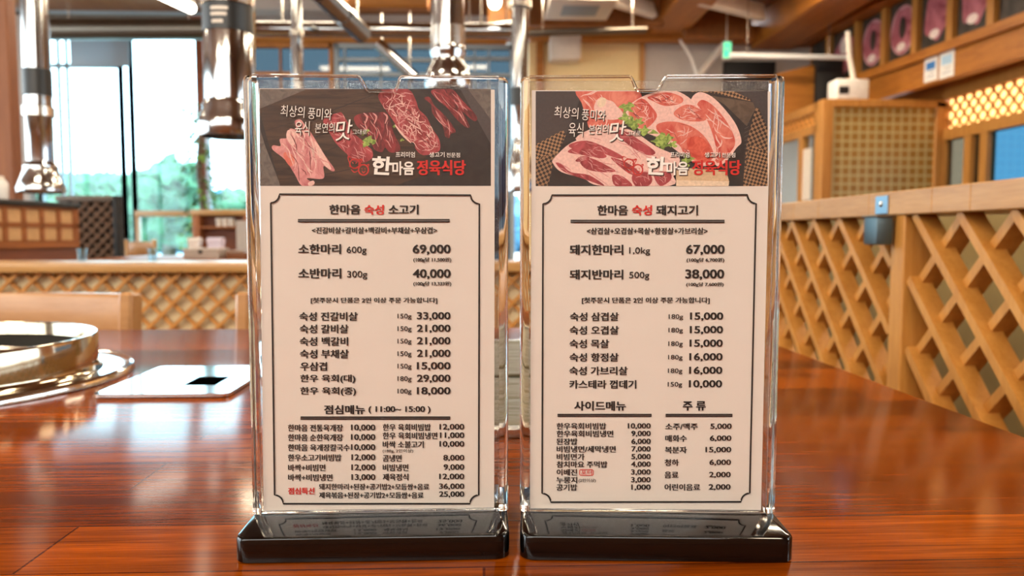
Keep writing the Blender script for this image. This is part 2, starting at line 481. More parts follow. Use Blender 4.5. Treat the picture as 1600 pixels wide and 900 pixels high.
# plaster joints on the back wall
struct(MB().box((XY(999, YF - .01, 90), YF - .03, 1.5), (XY(1007, YF - .01, 90), YF, 3.7)).build('trim_13', M_DOORWOOD))
struct(MB().box((XY(838, YF, 90), YF - .05, 0), (XY(849, YF, 90), YF, 3.7)).build('trim_14', M_BEAMY))
struct(MB().box((atY(858, 66, 10.9).x, 10.7, ZY(91, 10.7)), (atY(905, 66, 10.9).x, 10.98, 3.7), 0, .02).build('trim_15', M_OFFWHITE))

# window wall: frames, panes
def window(n, px0, px1, py0, py1, Y, mulls=(), rails=(), glass=None, fm=None, fw=.07):
    x0, x1 = XY(px0, Y, 170), XY(px1, Y, 170); z1, z0 = ZY(py0, Y), ZY(py1, Y) if py1 < 900 else 0.0
    fm = fm or M_FRAME
    m = MB()
    m.box((x0 - fw / 2, Y - .04, z0), (x0 + fw / 2, Y + .05, z1)).box((x1 - fw / 2, Y - .04, z0), (x1 + fw / 2, Y + .05, z1))
    m.box((x0, Y - .04, z1 - fw), (x1, Y + .05, z1)).box((x0, Y - .04, z0), (x1, Y + .05, z0 + fw))
    for p in mulls: m.box((XY(p, Y, 170) - .012, Y - .03, z0), (XY(p, Y, 170) + .012, Y + .04, z1))
    for p in rails: m.box((x0, Y - .03, ZY(p, Y) - .025), (x1, Y + .04, ZY(p, Y) + .025))
    o = struct(m.build('window_%d' % n, fm))
    MB().box((x0, Y, z0), (x1, Y + .008, z1)).build('pane', glass or M_WINGLASS, o)
    return o
window(1, 60, 190, 60, 999, YF, (94, 107), (108,), fw=.04)
window(2, 190, 206, 60, 999, YF, fw=.04)
window(3, 206, 312, 60, 999, YF, (), (332,), fw=.04)
window(4, 322, 392, 100, 999, YF)
window(5, 392, 520, 70, 999, YF, (440,), (118,), M_TRANSOM, M_BEAMY)
window(6, 526, 690, 70, 999, YF, (540, 596, 640), (95, 118), M_TRANSOM)
window(7, 690, 800, 70, 999, YF, (742, 764), (92, 118), M_TRANSOM, M_FRAME)
window(8, 60, 392, 12, 30, YF, (), (), M_TRANSOM)
window(9, -200, 60, 12, 999, YF, (-60,), (108,))
# dark column and the wood door rail beside the glazing
struct(MB().box((XY(311, 10.9, 170), 10.8, 0), (XY(323, 10.9, 170), 10.98, 3.8), 0, .01).build('trim_16', M_DKWOOD))
struct(MB().box((XY(206, 10.9, 170), 10.86, ZY(339, 10.9)), (XY(292, 10.9, 170), 10.95, ZY(330, 10.9)), 0, .01).build('trim_17', M_LEDGE))
struct(MB().box((XY(207, 10.9, 170), 10.86, 0), (XY(213, 10.9, 170), 10.95, ZY(339, 10.9)), 0, .01).build('trim_18', M_LEDGE))
struct(MB().box((XY(300, 10.9, 170), 10.8, ZY(62, 10.9)), (XY(330, 10.9, 170), 10.97, 3.85)).build('trim_19', M_DKWOOD))
struct(MB().box((XL, 10.9, ZY(60, 10.9)), (XY(392, 10.9, 170), 10.98, ZY(29, 10.9))).build('trim_20', M_DARKSTEEL))
tag(MB().box((XY(112, 10.93, 170), 10.93, ZY(108, 10.93)), (XY(204, 10.93, 170), 10.962, ZY(61, 10.93)), 0, .01).build('window_blind', M_REFLSHEET), 'grey sheet standing in for a reflection on the tall window', 'blind')  # made-up sheet in place of a grey reflection in the glass
struct(MB().box((XY(14, 10.9, 170), 10.82, 0), (XY(46, 10.9, 170), 10.98, 3.85), 0, .01).build('trim_28', M_GREYWALL))
# pillar at the edge of the picture
struct(MB().box((-3.3, 4.5, 0), (atY(18, 200, 4.5).x, 4.592, ZC), 0, .006, 1).build('trim_21', M_PILLAR))

# ------------------------------------------------------------------ outside
struct(MB().box((-60, YF + .25, -.3), (40, 120, -.2)).build('ground', M_GROUND))
def blob(mb, c, r, sq=(1, 1, 1), sub=3, amp=.25, fr=1.6, mi=0):
    from mathutils import noise
    b = bmesh.new(); bmesh.ops.create_icosphere(b, subdivisions=sub, radius=1)
    off = Vector((random.random() * 50, random.random() * 50, 0))
    for v in b.verts:
        d = 1 + amp * noise.fractal(v.co * fr + off, .8, 2.1, 4)
        v.co = Vector(c) + Vector((v.co.x * sq[0], v.co.y * sq[1], v.co.z * sq[2])) * r * d
    mb.bm(b, mi); return mb
def tree(px, Y, ztop, rad, label):
    x = XY(px, Y)
    t = thing('tree', label, 'tree', (x, Y, -.2), 0, 'trees outside the windows')
    tr = MB().tube([(0, 0, 0), (.05, 0, ztop * .35), (-.03, .05, ztop * .6)], [.22, .17, .1], 10).build('trunk', M_BARK, t)
    cr = MB()
    for i in range(7):
        a = i * 2.4; h = ztop * (.45 + .08 * i)
        blob(cr, (rad * .55 * math.cos(a), rad * .55 * math.sin(a), h), rad * (.75 - .04 * i), (1, 1, .85), 3, .5, 2.2)
    cr.build('foliage', M_TREE, t)
tree(262, 22, 3.0, 1.15, 'round green tree outside the middle window pane')
tree(232, 33, 2.9, 1.3, 'low green tree standing beyond the wooden door rail')
tree(362, 26, 2.4, 1.0, 'bushy tree outside the glazing behind the wood column')
tree(165, 40, 3.9, 1.6, 'distant bluish tree seen through the tall window')
tree(112, 36, 3.6, 1.4, 'distant tree beside the steel flue, outside the glass')
hb = MB()
for i in range(26):
    blob(hb, (-28 + i * 1.25, 50 + (i % 3), 1.2), 2.0 + .5 * (i % 2), (1, 1, .9), 2, .5, 2)
stuff(tag(hb.build('hedge', blotch('hedge_haze_blue', '#25506c', '#3f7796', 1.2, rough=.8)), 'long hedge far outside the windows', 'hedge'))  # blue haze of distance is put into the hedge colour

# ------------------------------------------------------------------ east side: annex, fascia, pictures
AX0, AY = XY(1285, 8.75, 230), 8.75
AX1 = XY(1466, 8.75)
az = ZY(152, AY)
M_PAPERWALL = None
def wallpaper():
    m, nt, b = new_mat('lattice_wallpaper')
    br = N(nt, 'ShaderNodeTexBrick', offset=0.0, Scale=1.0)
    br.inputs['Color1'].default_value = lin('#8a6526'); br.inputs['Color2'].default_value = lin('#977030'); br.inputs['Mortar'].default_value = lin('#b3a676')
    br.inputs['Mortar Size'].default_value = .016; br.inputs['Mortar Smooth'].default_value = .6
    br.inputs['Brick Width'].default_value = .098; br.inputs['Row Height'].default_value = .098
    tc = N(nt, 'ShaderNodeTexCoord'); sx = N(nt, 'ShaderNodeSeparateXYZ'); cx = N(nt, 'ShaderNodeCombineXYZ')
    nt.links.new(tc.outputs['Object'], sx.inputs[0]); nt.links.new(sx.outputs['X'], cx.inputs['X']); nt.links.new(sx.outputs['Z'], cx.inputs['Y'])
    nt.links.new(cx.outputs[0], br.inputs['Vector']); nt.links.new(br.outputs['Color'], b.inputs['Base Color'])
    b.inputs['Roughness'].default_value = .35
    return m
M_WP = wallpaper()
struct(MB().box((AX0 + .02, AY, 0), (XR, AY + .08, az - .08)).build('wall_annex', M_WP))
mb = MB()
mb.box((AX0 - .03, AY - .05, 0), (AX0 + .1, AY + .12, az), 0, .01, 1).box((AX0, AY - .04, az - .09), (XR, AY + .1, az), 0, .01, 1).box((AX1 - .1, AY - .04, 0), (AX1 + .06, AY + .1, az - .02), 0, .01, 1)
struct(mb.build('trim_22', M_DOORWOOD))
# annex's side, running away from the corner: frame, lit screen above, glazing below
xs = AX0
def side_pt(px, py): return atX(px, py, xs)
ya, yb = AY + .1, side_pt(1212, 200).y
m = MB()
zt, zs = az, side_pt(1255, 207).z
m.box((xs, ya, zt - .1), (xs + .08, yb, zt)).box((xs, ya, zs - .05), (xs + .08, yb, zs + .05))
for p in (1247, 1251): pass
yp = side_pt(1249, 250).y
m.box((xs - .01, yp - .09, 0), (xs + .08, yp + .02, zs)).box((xs, ya, 0), (xs + .08, ya + .12, zt))
an = struct(m.build('window_10', M_DOORWOOD))
MB().box((xs + .03, ya, 0), (xs + .04, yb, zs)).build('pane', M_ANNEXGLASS, an)
sc = tag(MB().box((xs + .05, ya, zs), (xs + .07, yb, zt)).build('light_screen', M_DIMLIT), 'dim amber screen with diamond lattice on the side of the annex', 'screen')
lattice(MB(), ya, yb, zs, zt, .13, .03, .02, lambda u, v: (xs + .03, u, v), (1, 0, 0)).build('lattice', M_DOORWOOD, sc)
po = tag(MB().box((xs + .005, side_pt(1255, 0).y, ZY(0, 1) * 0 + side_pt(1262, 312).z), (xs + .02, side_pt(1272, 0).y, side_pt(1262, 232).z)).build('notice', M_OFFWHITE), 'white notice hanging in the narrow glass door pane of the annex', 'notice')
# east glazing: lit lattice transom, frames and panes
ey = lambda px, py: atX(px, py, XR)
tz0, tz1 = ey(1535, 190).z, ey(1535, 140).z
y0, y1 = 4.6, 8.72
tr = tag(MB().box((XR + .05, y0, tz0), (XR + .07, y1, tz1)).build('light_screen', M_TRANSLIT), 'glowing amber transom screen above the blue window', 'screen')
lattice(MB(), y0, y1, tz0, tz1, .16, .022, .02, lambda u, v: (XR + .02, u, v), (1, 0, 0)).build('lattice', M_DOORWOOD, tr)
m = MB()
m.box((XR - .03, y0, tz0 - .12), (XR + .09, y1, tz0)).box((XR - .03, y0, tz1), (XR + .09, y1, tz1 + .35)).box((XR - .03, y0, .9), (XR + .09, y1, .98))
for p in (1472, 1513, 1538): m.box((XR - .02, ey(p, 250).y - .06, .9), (XR + .08, ey(p, 250).y + .06, tz0))
ew = struct(m.build('window_11', M_DOORWOOD))
yq = ey(1540, 250).y
MB().box((XR + .03, y0, .95), (XR + .04, yq, tz0)).build('pane', M_SKYGLASS, ew)
MB().box((XR + .03, yq, .95), (XR + .04, y1, tz0)).build('pane', M_GREYGLASS, ew)
# slanting fascia with the meat posters: a plank wall turned a few degrees
FA, FB = Vector((5.47, 0)), Vector((-.0767, 1))
FN = Vector((-1, -.0767, 0)).normalized()
def fas(px, py, off=0.0):
    d = ray(px, py)
    # plane: x + .0767 y = 5.47 - off*|n|
    t = (5.47 - off * math.sqrt(1 + .0767 ** 2)) / (d.x + .0767 * d.y)
    return EYE + d * t
def fpt(Y, z, off=0.0):
    return Vector((5.47 - .0767 * Y, Y, z)) + FN * off
def fbox(mb, Ya, Yb, z0, z1, o0, o1, mi=0):
    vs = [fpt(Y, z, o) for o in (o0, o1) for z in (z0, z1) for Y in (Ya, Yb)]
    return mb.add(vs, [(0, 1, 3, 2), (4, 5, 7, 6), (0, 1, 5, 4), (2, 3, 7, 6), (0, 2, 6, 4), (1, 3, 7, 5)], mi)
fz0, fz1, fz2 = fas(1600, 88).z, fas(1600, 22).z, fas(1412, -2).z
struct(fbox(MB(), 3.5, 11, fz0, fz1 - .1, -.1, .0).build('trim_23', M_BEAMY))
struct(fbox(MB(), 3.5, 11, fz1 - .1, fz1, -.1, .06).build('trim_24', M_BEAMY))
struct(fbox(MB(), 3.5, 11, fz1, ZC, -.1, -.05).build('trim_25', M_BEAMY))
struct(fbox(MB(), 3.5, 11, fz2, ZC, -.06, .18).build('trim_26', M_BEAM))
M_POSTER = blotch('poster_meat', '#b56a76', '#7a2a36', 5, (1, 1, 1), lo=.4, hi=.65, c3='#e8c8c4')
M_POSTERBG = blotch('poster_ground', '#241d18', '#4a4036', 3)
M_POSTERPINK = plain('poster_pink', '#c08a90', .5)
M_POSTERFAT = plain('poster_fat', '#e6d6ce', .5)
pst = [((1262, 1288), 'small', 'dark meat poster at the far end of the sloping row'),
       ((1296, 1326), 'tall', 'meat poster with a pale bone, second from the far end of the row'),
       ((1330, 1375), 'oval', 'poster of an oval pink steak on black'),
       ((1371, 1420), 'oval', 'poster of a round marbled steak with a white garnish on black'),
       ((1424, 1476), 'fold', 'poster of folded pink meat slices on a grey board'),
       ((1481, 1540), 'fold', 'poster of pink meat with a pale block, fifth past the bone poster'),
       ((1554, 1625), 'dark', 'mostly black meat poster closest to the viewer in the row')]
pst[5] = (pst[5][0], pst[5][1], 'poster of pink meat with a pale block beside the mostly black poster')
PB = (10.97, 10.39, 9.7, 9.12, 8.535, 7.956, 7.375, 6.8)
for i, (_, kind, lab) in enumerate(pst):
    Ya, Yb = PB[i + 1] + .052, PB[i] - .052
    z0, z1 = fz1 + .015, fz2 - .01
    t = thing('meat_poster', lab, 'poster', fpt((Ya + Yb) / 2, z0, -.05), 0, 'meat posters under the ceiling')
    o = fpt((Ya + Yb) / 2, z0, -.05)
    def rel(mbx):
        mbx.v = [tuple(Vector(v) - o) for v in mbx.v]; return mbx
    rel(fbox(MB(), Ya, Yb, z0, z1, -.05, -.03)).build('print', M_POSTERBG, t)
    m = MB()
    cy, cz = (Ya + Yb) / 2, (z0 + z1) / 2
    ry, rz = (Yb - Ya) * .42, (z1 - z0) * .38
    if kind == 'small': cz -= .08; rz *= .6
    if kind == 'dark': cz += .16; rz *= .4
    poly = [(cy + ry * math.cos(a2) * (1 + .12 * math.sin(3 * a2 + i)), cz + rz * math.sin(a2) * (1 + .1 * math.sin(5 * a2 + i))) for a2 in [2 * PI * k / 28 for k in range(28)]]
    rel(m.prism(poly, .002, 0, lambda x, y, h: fpt(x, y, -.029 + h))).build('meat_print', M_POSTER, t)
    if kind == 'oval':
        m = MB(); poly = [(cy + ry * .3 * math.cos(a2), cz + rz * (.1 + .5 * math.sin(a2))) for a2 in [2 * PI * k / 18 for k in range(18)]]
        rel(m.prism(poly, .002, 0, lambda x, y, h: fpt(x, y, -.0268 + h))).build('shade_print', M_POSTERBG, t)
        m = MB(); poly = [(cy + ry * 1.16 * math.cos(a2), cz + rz * 1.12 * math.sin(a2)) for a2 in [2 * PI * k / 28 for k in range(28)]]
        rel(m.prism(poly, .0008, 0, lambda x, y, h: fpt(x, y, -.0298 + h))).build('plate_print', M_POSTERPINK, t)
    if kind in ('tall', 'fold', 'oval'):
        m = MB(); fy, fzc = cy + ry * .1, cz + (rz * .5 if kind == 'tall' else -rz * .75)
        poly = [(fy + ry * .4 * math.cos(a2), fzc + rz * (.45 if kind == 'tall' else .2) * math.sin(a2)) for a2 in [2 * PI * k / 16 for k in range(16)]]
        rel(m.prism(poly, .002, 0, lambda x, y, h: fpt(x, y, -.0265 + h))).build('garnish_print', M_POSTERFAT, t)
    m = MB(); rel(fbox(m, Ya - .1, Ya - .004, z0 - .013, z1 + .008, -.049, .03)); 
    m.build('divider', M_DOORWOOD, t)
# two blue and white notices on the fascia
for (a, b_, c, d_, mb_, lab) in ((1446, 1465, 88, 128, M_BLUE, 'white notice with a dark blue top on the wood fascia'), (1470, 1491, 78, 122, M_LIGHTBLUE, 'white notice with a pale blue panel on the wood fascia')):
    p0, p1 = fas(b_, d_ - 4), fas(a, c + 6)
    o = fpt((p0.y + p1.y) / 2, (p0.z + p1.z) / 2, 0)
    t = thing('notice_card', lab, 'notice', o)
    m = fbox(MB(), p0.y, p1.y, p0.z, p1.z, .002, .01); m.v = [tuple(Vector(v) - o) for v in m.v]; m.build('card', M_WHITE, t)
    m = fbox(MB(), p0.y + .03, p1.y - .03, p0.z + (p1.z - p0.z) * .5, p1.z - .04, .0102, .0115); m.v = [tuple(Vector(v) - o) for v in m.v]; m.build('picture_print', mb_, t)
    m = MB()
    for k in range(3): fbox(m, p0.y + .05, p1.y - .05 - .03 * k, p0.z + .05 + .045 * k, p0.z + .062 + .045 * k, .0102, .0112)
    m.v = [tuple(Vector(v) - o) for v in m.v]; m.build('lettering_print', M_GREYBLUE, t)
# the recess between beam and annex: dark board, pale bar, brown gable board, white lamp box
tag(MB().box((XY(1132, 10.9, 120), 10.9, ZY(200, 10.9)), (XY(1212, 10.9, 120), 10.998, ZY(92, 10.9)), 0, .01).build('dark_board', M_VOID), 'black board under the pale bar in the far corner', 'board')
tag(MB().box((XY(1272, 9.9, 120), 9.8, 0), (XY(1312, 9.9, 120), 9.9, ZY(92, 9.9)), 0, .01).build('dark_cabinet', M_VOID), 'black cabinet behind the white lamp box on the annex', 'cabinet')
a, b_ = atY(1140, 86, 9.6), atY(1322, 90, 9.6)
ct = thing('curtain_track', 'long pale horizontal track below the wooden ceiling', 'track', a)
MB().obox((0, 0, 0), b_ - a, .055, .055, (0, 0, 1), 0, .008).build('track', plain('aluminium', '#e4e8ea', .35), ct)
for f_ in (.15, .85): MB().tube([(b_ - a) * f_, (b_ - a) * f_ + Vector((0, 0, ZC - a.z - (b_ - a).z * f_))], .006, 8).build('hanger', M_STEEL, ct)
struct(MB().prism([(XY(1212, 10, 120), 2.35), (XY(1282, 10, 120), 2.35), (XY(1282, 10, 120), ZY(104, 10)), (XY(1268, 10, 120), ZY(97, 10)), (XY(1212, 10, 120), ZY(112, 10))], .06, 0, lambda x, y, h: (x, 10 + h, y)).build('trim_27', M_BEAM))
lb = thing('emergency_lamp', 'white boxy emergency lamp on top of the annex corner', 'lamp', (XY(1322, 8.9, 120), 8.85, az))
lx0, lx1 = XY(1297, 8.9, 120) - XY(1322, 8.9, 120), XY(1348, 8.9, 120) - XY(1322, 8.9, 120)
MB().box((lx0, -.12, 0), (lx1, .12, .235), 0, .025, 3).build('housing', M_WHITE, lb)
MB().box((lx0 + .03, -.125, .06), (lx0 + .15, -.1, .15), 0, .008).build('lens', M_LABEL, lb)
MB().tube([(.07, 0, .23), (.02, .02, .5), (0, .04, .8)], .03, 12).build('conduit', M_OFFWHITE, lb)
ex = thing('exit_sign', 'small glowing green exit sign hanging below the beam', 'sign', atY(1135, 79, 10.3))
MB().box((-.055, -.03, -.115), (.06, .03, .115), 0, .01).build('housing', M_WHITE, ex)
MB().box((-.045, -.036, -.1), (.05, -.031, .1)).build('face', M_EXIT, ex)
m = MB()                                    # running figure and doorway
m.prism([(-.03, -.08), (.035, -.08), (.035, .085), (-.03, .085), (-.03, .075), (.025, .075), (.025, -.07), (-.03, -.07)], .001, 0, lambda x, y, h: (x, -.0362 - h, y))
m.prism([(-.02 + .009 * math.cos(k), .045 + .009 * math.sin(k)) for k in [i * PI / 5 for i in range(10)]], .001, 0, lambda x, y, h: (x, -.0362 - h, y))
m.prism([(-.025, .03), (0, .034), (.014, .01), (.008, .006), (-.002, .02), (-.006, .0), (.01, -.03), (.004, -.034), (-.014, -.008), (-.03, -.03), (-.034, -.024), (-.018, .0), (-.02, .02), (-.032, .008), (-.036, .012)], .001, 0, lambda x, y, h: (x, -.0362 - h, y))
m.build('figure_print', M_WHITE, ex)
MB().tube([(0, 0, .11), (0, 0, ZC - ex.location.z)], .008, 8).build('rod', M_OFFWHITE, ex)
tag(MB().tube([atY(1090, 120, 10.8), atY(1130, 70, 10.8)], .045, 12).build('brace_pipe', M_OFFWHITE), 'slanting white pipe on the grey wall below the exit sign', 'pipe')
tag(MB().tube([atY(1062, 62, 10.7), atY(1080, 90, 10.7), atY(1090, 122, 10.7)], .02, 8).build('cable', M_WHITE), 'thin white cable hanging on the grey wall', 'cable')
ac = thing('ceiling_air_conditioner', 'white cassette air conditioner under the wooden ceiling', 'air conditioner', (atY(906, 0, 9).x, 9, ZY(15, 9)))
hw = (XY(952, 9) - XY(860, 9)) / 2
MB().box((-hw, -.36, .03), (hw, .36, .3), 0, .02).build('housing', M_WHITE, ac)
MB().box((-hw - .03, -.4, 0), (hw + .03, .4, .035), 0, .015).build('face_panel', M_OFFWHITE, ac)
MB().box((-hw * .6, -.2, -.006), (hw * .6, .2, .004), 0, .004).build('grille', M_GREYBLUE, ac)
MB().tube([(0, 0, .29), (0, 0, ZC - ZY(15, 9))], .03, 10).build('hanger', M_STEEL, ac)

# ------------------------------------------------------------------ steel ductwork
def flue(px, Y, prof, label, extra=None, group=None):
    """prof: list of (half width px, py) down the duct"""
    x = XY(px, Y, min(prof[-1][1], 240) / 2)
    zb = ZY(prof[-1][1], Y)
    t = thing('exhaust_flue', label, 'exhaust pipe', (x, Y, zb), 0, group)
    k = Y / F
    P = [(h * k, ZY(py, Y) - zb) for h, py in prof]
    P = [(P[0][0], ZC - zb - .02)] + P
    cut = extra['cut'] if extra else 1
    MB().lathe(P[:cut + 1], n=48).build('tube', M_CHROME, t)
    lo = P[cut:]
    inner = [(r * .93, h) for r, h in reversed(lo)]
    MB().lathe(lo + inner, n=48).build('hood_sleeve', M_CHROME, t)
    for (py0, py1, hw, m) in (extra or {}).get('bands', []):
        z1, z0 = ZY(py0, Y) - zb, ZY(py1, Y) - zb
        MB().lathe([(hw * k * .98, z0 - .001), (hw * k, z0), (hw * k, z1), (hw * k * .98, z1 + .001)], n=48).build('label_band' if m is M_LABEL else 'collar', m, t)
    return t
flue(58, 3.6, [(19, 150), (19, 170), (21, 174), (21, 184), (19, 188), (19, 255), (24, 262), (24, 268), (30, 285), (34, 296), (33, 303)],
     'slender steel exhaust flue beside the wooden pillar', {'cut': 2, 'bands': [(115, 155, 20, M_LABEL), (172, 186, 22, M_STEEL)]})
fl = flue(358, 2.05, [(34, 10), (36, 14), (36, 160), (40, 168), (40, 176), (46, 188), (48, 205), (46, 216)],
     'broad steel exhaust flue with a black label band, hanging over the ledge', {'cut': 3, 'bands': [(17, 57, 37, M_LABEL), (2, 15, 40, M_STEEL)]})
k = 2.05 / F
m = MB()
for j, (py, a0, a1) in enumerate(((27, -1.95, -1.25), (36, -1.95, -1.3), (47, -1.9, -1.45))):
    z = ZY(py, 2.05) - ZY(216, 2.05)
    m.lathe([(37.3 * k, z - .004), (37.4 * k, z), (37.3 * k, z + .004)], n=12, a0=a0, a1=a1)
m.build('label_print', M_OFFWHITE, fl)
flue(700, 3.1, [(25, 30), (25, 70), (27, 76), (27, 84), (25, 90), (25, 98), (32, 110), (36, 130), (34, 140)],
     'steel exhaust flue behind the beef menu stand', {'cut': 2, 'bands': [(44, 82, 26.4, M_STEEL)]})
flue(812, 5.4, [(13, 130), (13, 140), (15, 145), (15, 165), (13, 170), (13, 230), (18, 250), (24, 290), (23, 300)],
     'thin distant steel flue seen in the gap between the two menu stands', {'cut': 2, 'bands': [(138, 166, 15.4, M_LABEL), (2, 12, 18, M_STEEL)]})
flue(465, 7.0, [(9, 100), (9, 150), (11, 160), (12, 240), (12, 250)], 'thin pale steel flue above the beef menu stand', {'cut': 2, 'bands': [(52, 60, 11, M_STEEL)]})
def pipe(pts, r, label, name='duct_pipe', mat=M_PIPE, rings=()):
    t = thing(name, label, 'duct', pts[0])
    o = Vector(pts[0])
    MB().tube([Vector(p) - o for p in pts], r, 24).build('tube', mat, t)
    for f_ in (.12, .88):
        c = Vector(pts[0]).lerp(Vector(pts[-1]), f_)
        MB().tube([c - o + Vector((0, 0, r * .8)), Vector((c.x, c.y, ZC + .002)) - o], .008, 8).build('hanger', M_STEEL, t)
    for p, q in rings:
        MB().tube([Vector(p) - o, Vector(q) - o], r * 1.12, 24).build('collar', M_CHROME, t)
    return t
pipe([atY(78, 46, 9.2), atY(325, 46, 9.2)], .12, 'thick dark horizontal duct above the tall window', mat=M_DARKSTEEL)
a, b_ = atY(392, 45, 7.4), atY(800, 48, 7.4)
pipe([a, b_], .066, 'long horizontal steel duct crossing behind the flues', mat=M_CHROME, rings=[(a.lerp(b_, .42), a.lerp(b_, .45)), (a.lerp(b_, .73), a.lerp(b_, .75))])
a, b_ = atY(498, -14, 6.2), atY(566, 52, 7.0)
pipe([a, b_], .085, 'slanting steel duct with an elbow collar below the ceiling', mat=M_CHROME, rings=[(a.lerp(b_, .5), a.lerp(b_, .6))])
a, b_ = atY(590, 68, 9.5), atY(648, 122, 9.5)
pipe([a, b_], .075, 'slanting steel pipe in front of the transom glass', mat=M_CHROME)
a, b_ = atY(826, 52, 9.0), atY(1010, 46, 9.0)
pipe([a, b_], .04, 'narrow bronze pipe running under the wooden beam', mat=M_DARKSTEEL)
a, b_ = atY(724, 50, 8.2), atY(800, 40, 8.2)
pipe([a, b_], .05, 'short steel duct behind the flue of the beef menu', mat=M_CHROME)
# side duct right beside the broad flue; yellow light put into its colour
pipe([atY(388, -20, 2.6), atY(388, 130, 2.6)], .022, 'thin pipe coloured as if yellow-lit, beside the broad flue', mat=steel('yellow_lit_steel', '#c9a55c', .2))

# ------------------------------------------------------------------ lamps
WARM = (1.0, .78, .52)
def fill_lamp(loc, rz, label, L=1.2, W=.3, power=LAMP_POWER):  # unseen lamps added to brighten the menus and the far wall
    t = thing('fill_lamp', label, 'lamp', loc, rz, 'added tube lamps above the view')
    MB().box((-L / 2, -W / 2, 0), (L / 2, W / 2, .06), 0, .01).build('housing', M_WHITE, t)
    MB().box((-L / 2 + .02, -W / 2 + .02, -.02), (L / 2 - .02, W / 2 - .02, .002), 0, .01).build('diffuser', M_LAMP, t)
    for s in (-1, 1):
        MB().tube([(s * L * .35, 0, .05), (s * L * .35, 0, ZC - loc[2])], .008, 8).build('rod', M_STEEL, t)
    o = area_light('fill_light', (0, 0, -.03), (0, 0, 0), L, W, power, WARM)
    o.parent = t
for i, (x, y, rz) in enumerate(((-3.0, -1.8, 0), (-1.5, -2.3, 0), (0, -1.8, 0), (-1.6, 1.0, 0), (1.6, 1.2, 0), (3.4, 3.4, PI / 2), (-4.5, 3.0, 0), (-1.2, 4.0, PI / 2), (1.8, 4.6, PI / 2), (-4.0, 5.4, 0), (3.4, 6.0, 0), (1.7, 8.5, 0), (3.3, 8.3, 0), (-2.2, 8.4, 0), (-.2, 8.6, 0), (4.0, 6.4, PI / 2))):
    fill_lamp((x, y, 3.3 if y < 4 else 3.78), rz, 'unseen white tube lamp added above the view to light the room', power=LAMP_POWER * (1.0 if y < 6 else 1.8))
# slanting lit tube at the top of the photo
a, b_ = atY(225, -22, 5.0), atY(299, 13, 5.6)
tl = thing('tube_lamp', 'slanting lit tube lamp near the ceiling above the window', 'lamp', a)
MB().tube([Vector((0, 0, 0)), b_ - a], .035, 16).build('tube', M_TUBE, tl)
MB().tube([Vector((0, 0, .04)), b_ - a + Vector((0, 0, .04))], .03, 12).build('housing', M_WHITE, tl)
MB().tube([(b_ - a) * .5 + Vector((0, 0, .05)), (b_ - a) * .5 + Vector((0, 0, ZC - a.z))], .008, 8).build('rod', M_STEEL, tl)
for (px, Y, py, lab) in ((773, 7.0, 14, 'bare glowing bulb hanging under the wooden beam'),):
    c = atY(px, py, Y)
    t = thing('pendant_bulb', lab, 'lamp', c)
    MB().lathe([(.0, 0), (.03, .006), (.052, .03), (.058, .07), (.05, .11), (.03, .14)], n=20).build('bulb', M_TUBE, t)
    MB().lathe([(.03, .135), (.032, .19), (.0, .2)], n=16).build('socket', M_WHITE, t)
    MB().tube([(0, 0, .19), (0, 0, ZC - c.z)], .006, 8).build('cord', M_LABEL, t)

# ------------------------------------------------------------------ divider beside the table (double egg-crate lattice)
DX = .60
rz1 = atX(1600, 277, DX).z
rz0 = atX(1600, 326, DX).z
DY0, DY1 = .18, 2.28
dv = thing('lattice_divider', 'open wooden lattice divider along the side of the dining table', 'divider', (DX, DY0, 0))
def dl(m): m.v = [tuple(Vector(v) - Vector((DX, DY0, 0))) for v in m.v]; return m
def staves(name, x0, x1, z0, z1, ya, yb, cuts, mat, parent):
    m = MB(); ys = [ya] + cuts + [yb]
    for i in range(len(ys) - 1): m.box((x0, ys[i] + .0003, z0), (x1, ys[i + 1] - .0003, z1), 0, .0015, 1)
    return dl(m).build(name, mat, parent)
staves('rail', DX, DX + .13, rz0, rz1, DY0, DY1, [.93, 1.012, 1.18, 1.36, 1.47, 1.62, 1.9], M_RAIL, dv)
postY = [atX(1400, 450, DX).y, .40]
for yp in postY:
    dl(MB().box((DX + .002, yp - .013, 0), (DX + .05, yp + .013, rz0 - .0005), 0, .002, 1)).build('post', M_SLAT, dv)
    dl(MB().box((DX + .006, yp + .016, 0), (DX + .05, yp + .03, rz0 - .0005), 0, .002, 1)).build('post', M_SLAT, dv)
spans = [(.42, postY[0] - .016), (postY[0] + .032, DY1 - .02)]
for (a, b_) in spans:
    ph = (.512, 1.121) if a > 1 else (.28, .673)
    lattice(m := MB(), a, b_, .12, rz0 - .0005, .101, .0125, .028, lambda u, v: (DX + .022, u, v), (1, 0, 0), 0, 0, (1, -1), .013, ph)
    dl(m).build('lattice', M_SLAT, dv)
dl(MB().box((DX + .001, DY0, .06), (DX + .12, DY1, .12), 0, .003, 1)).build('bottom_rail', M_RAIL, dv)
pl = thing('wall_plate', 'small blue-grey metal plate with a screw on the divider rail', 'plate', (DX, atX(1379, 323, DX).y, (rz0 + rz1) / 2))
py_ = atX(1379, 323, DX).y
hw = abs(atX(1369, 323, DX).y - atX(1388, 323, DX).y) / 2
MB().box((-.0025, -hw, -.0155), (0, hw, .0125), 0, .001, 1).build('plate', M_BLUEPLATE, pl)
MB().lathe([(0, 0), (.0042, 0), (.0045, .001), (.003, .0025), (0, .003)], n=16).build('screw', M_STEEL, pl).rotation_euler = (0, -PI / 2, 0)
pl.children[1].location = (-.0025, 0, 0)
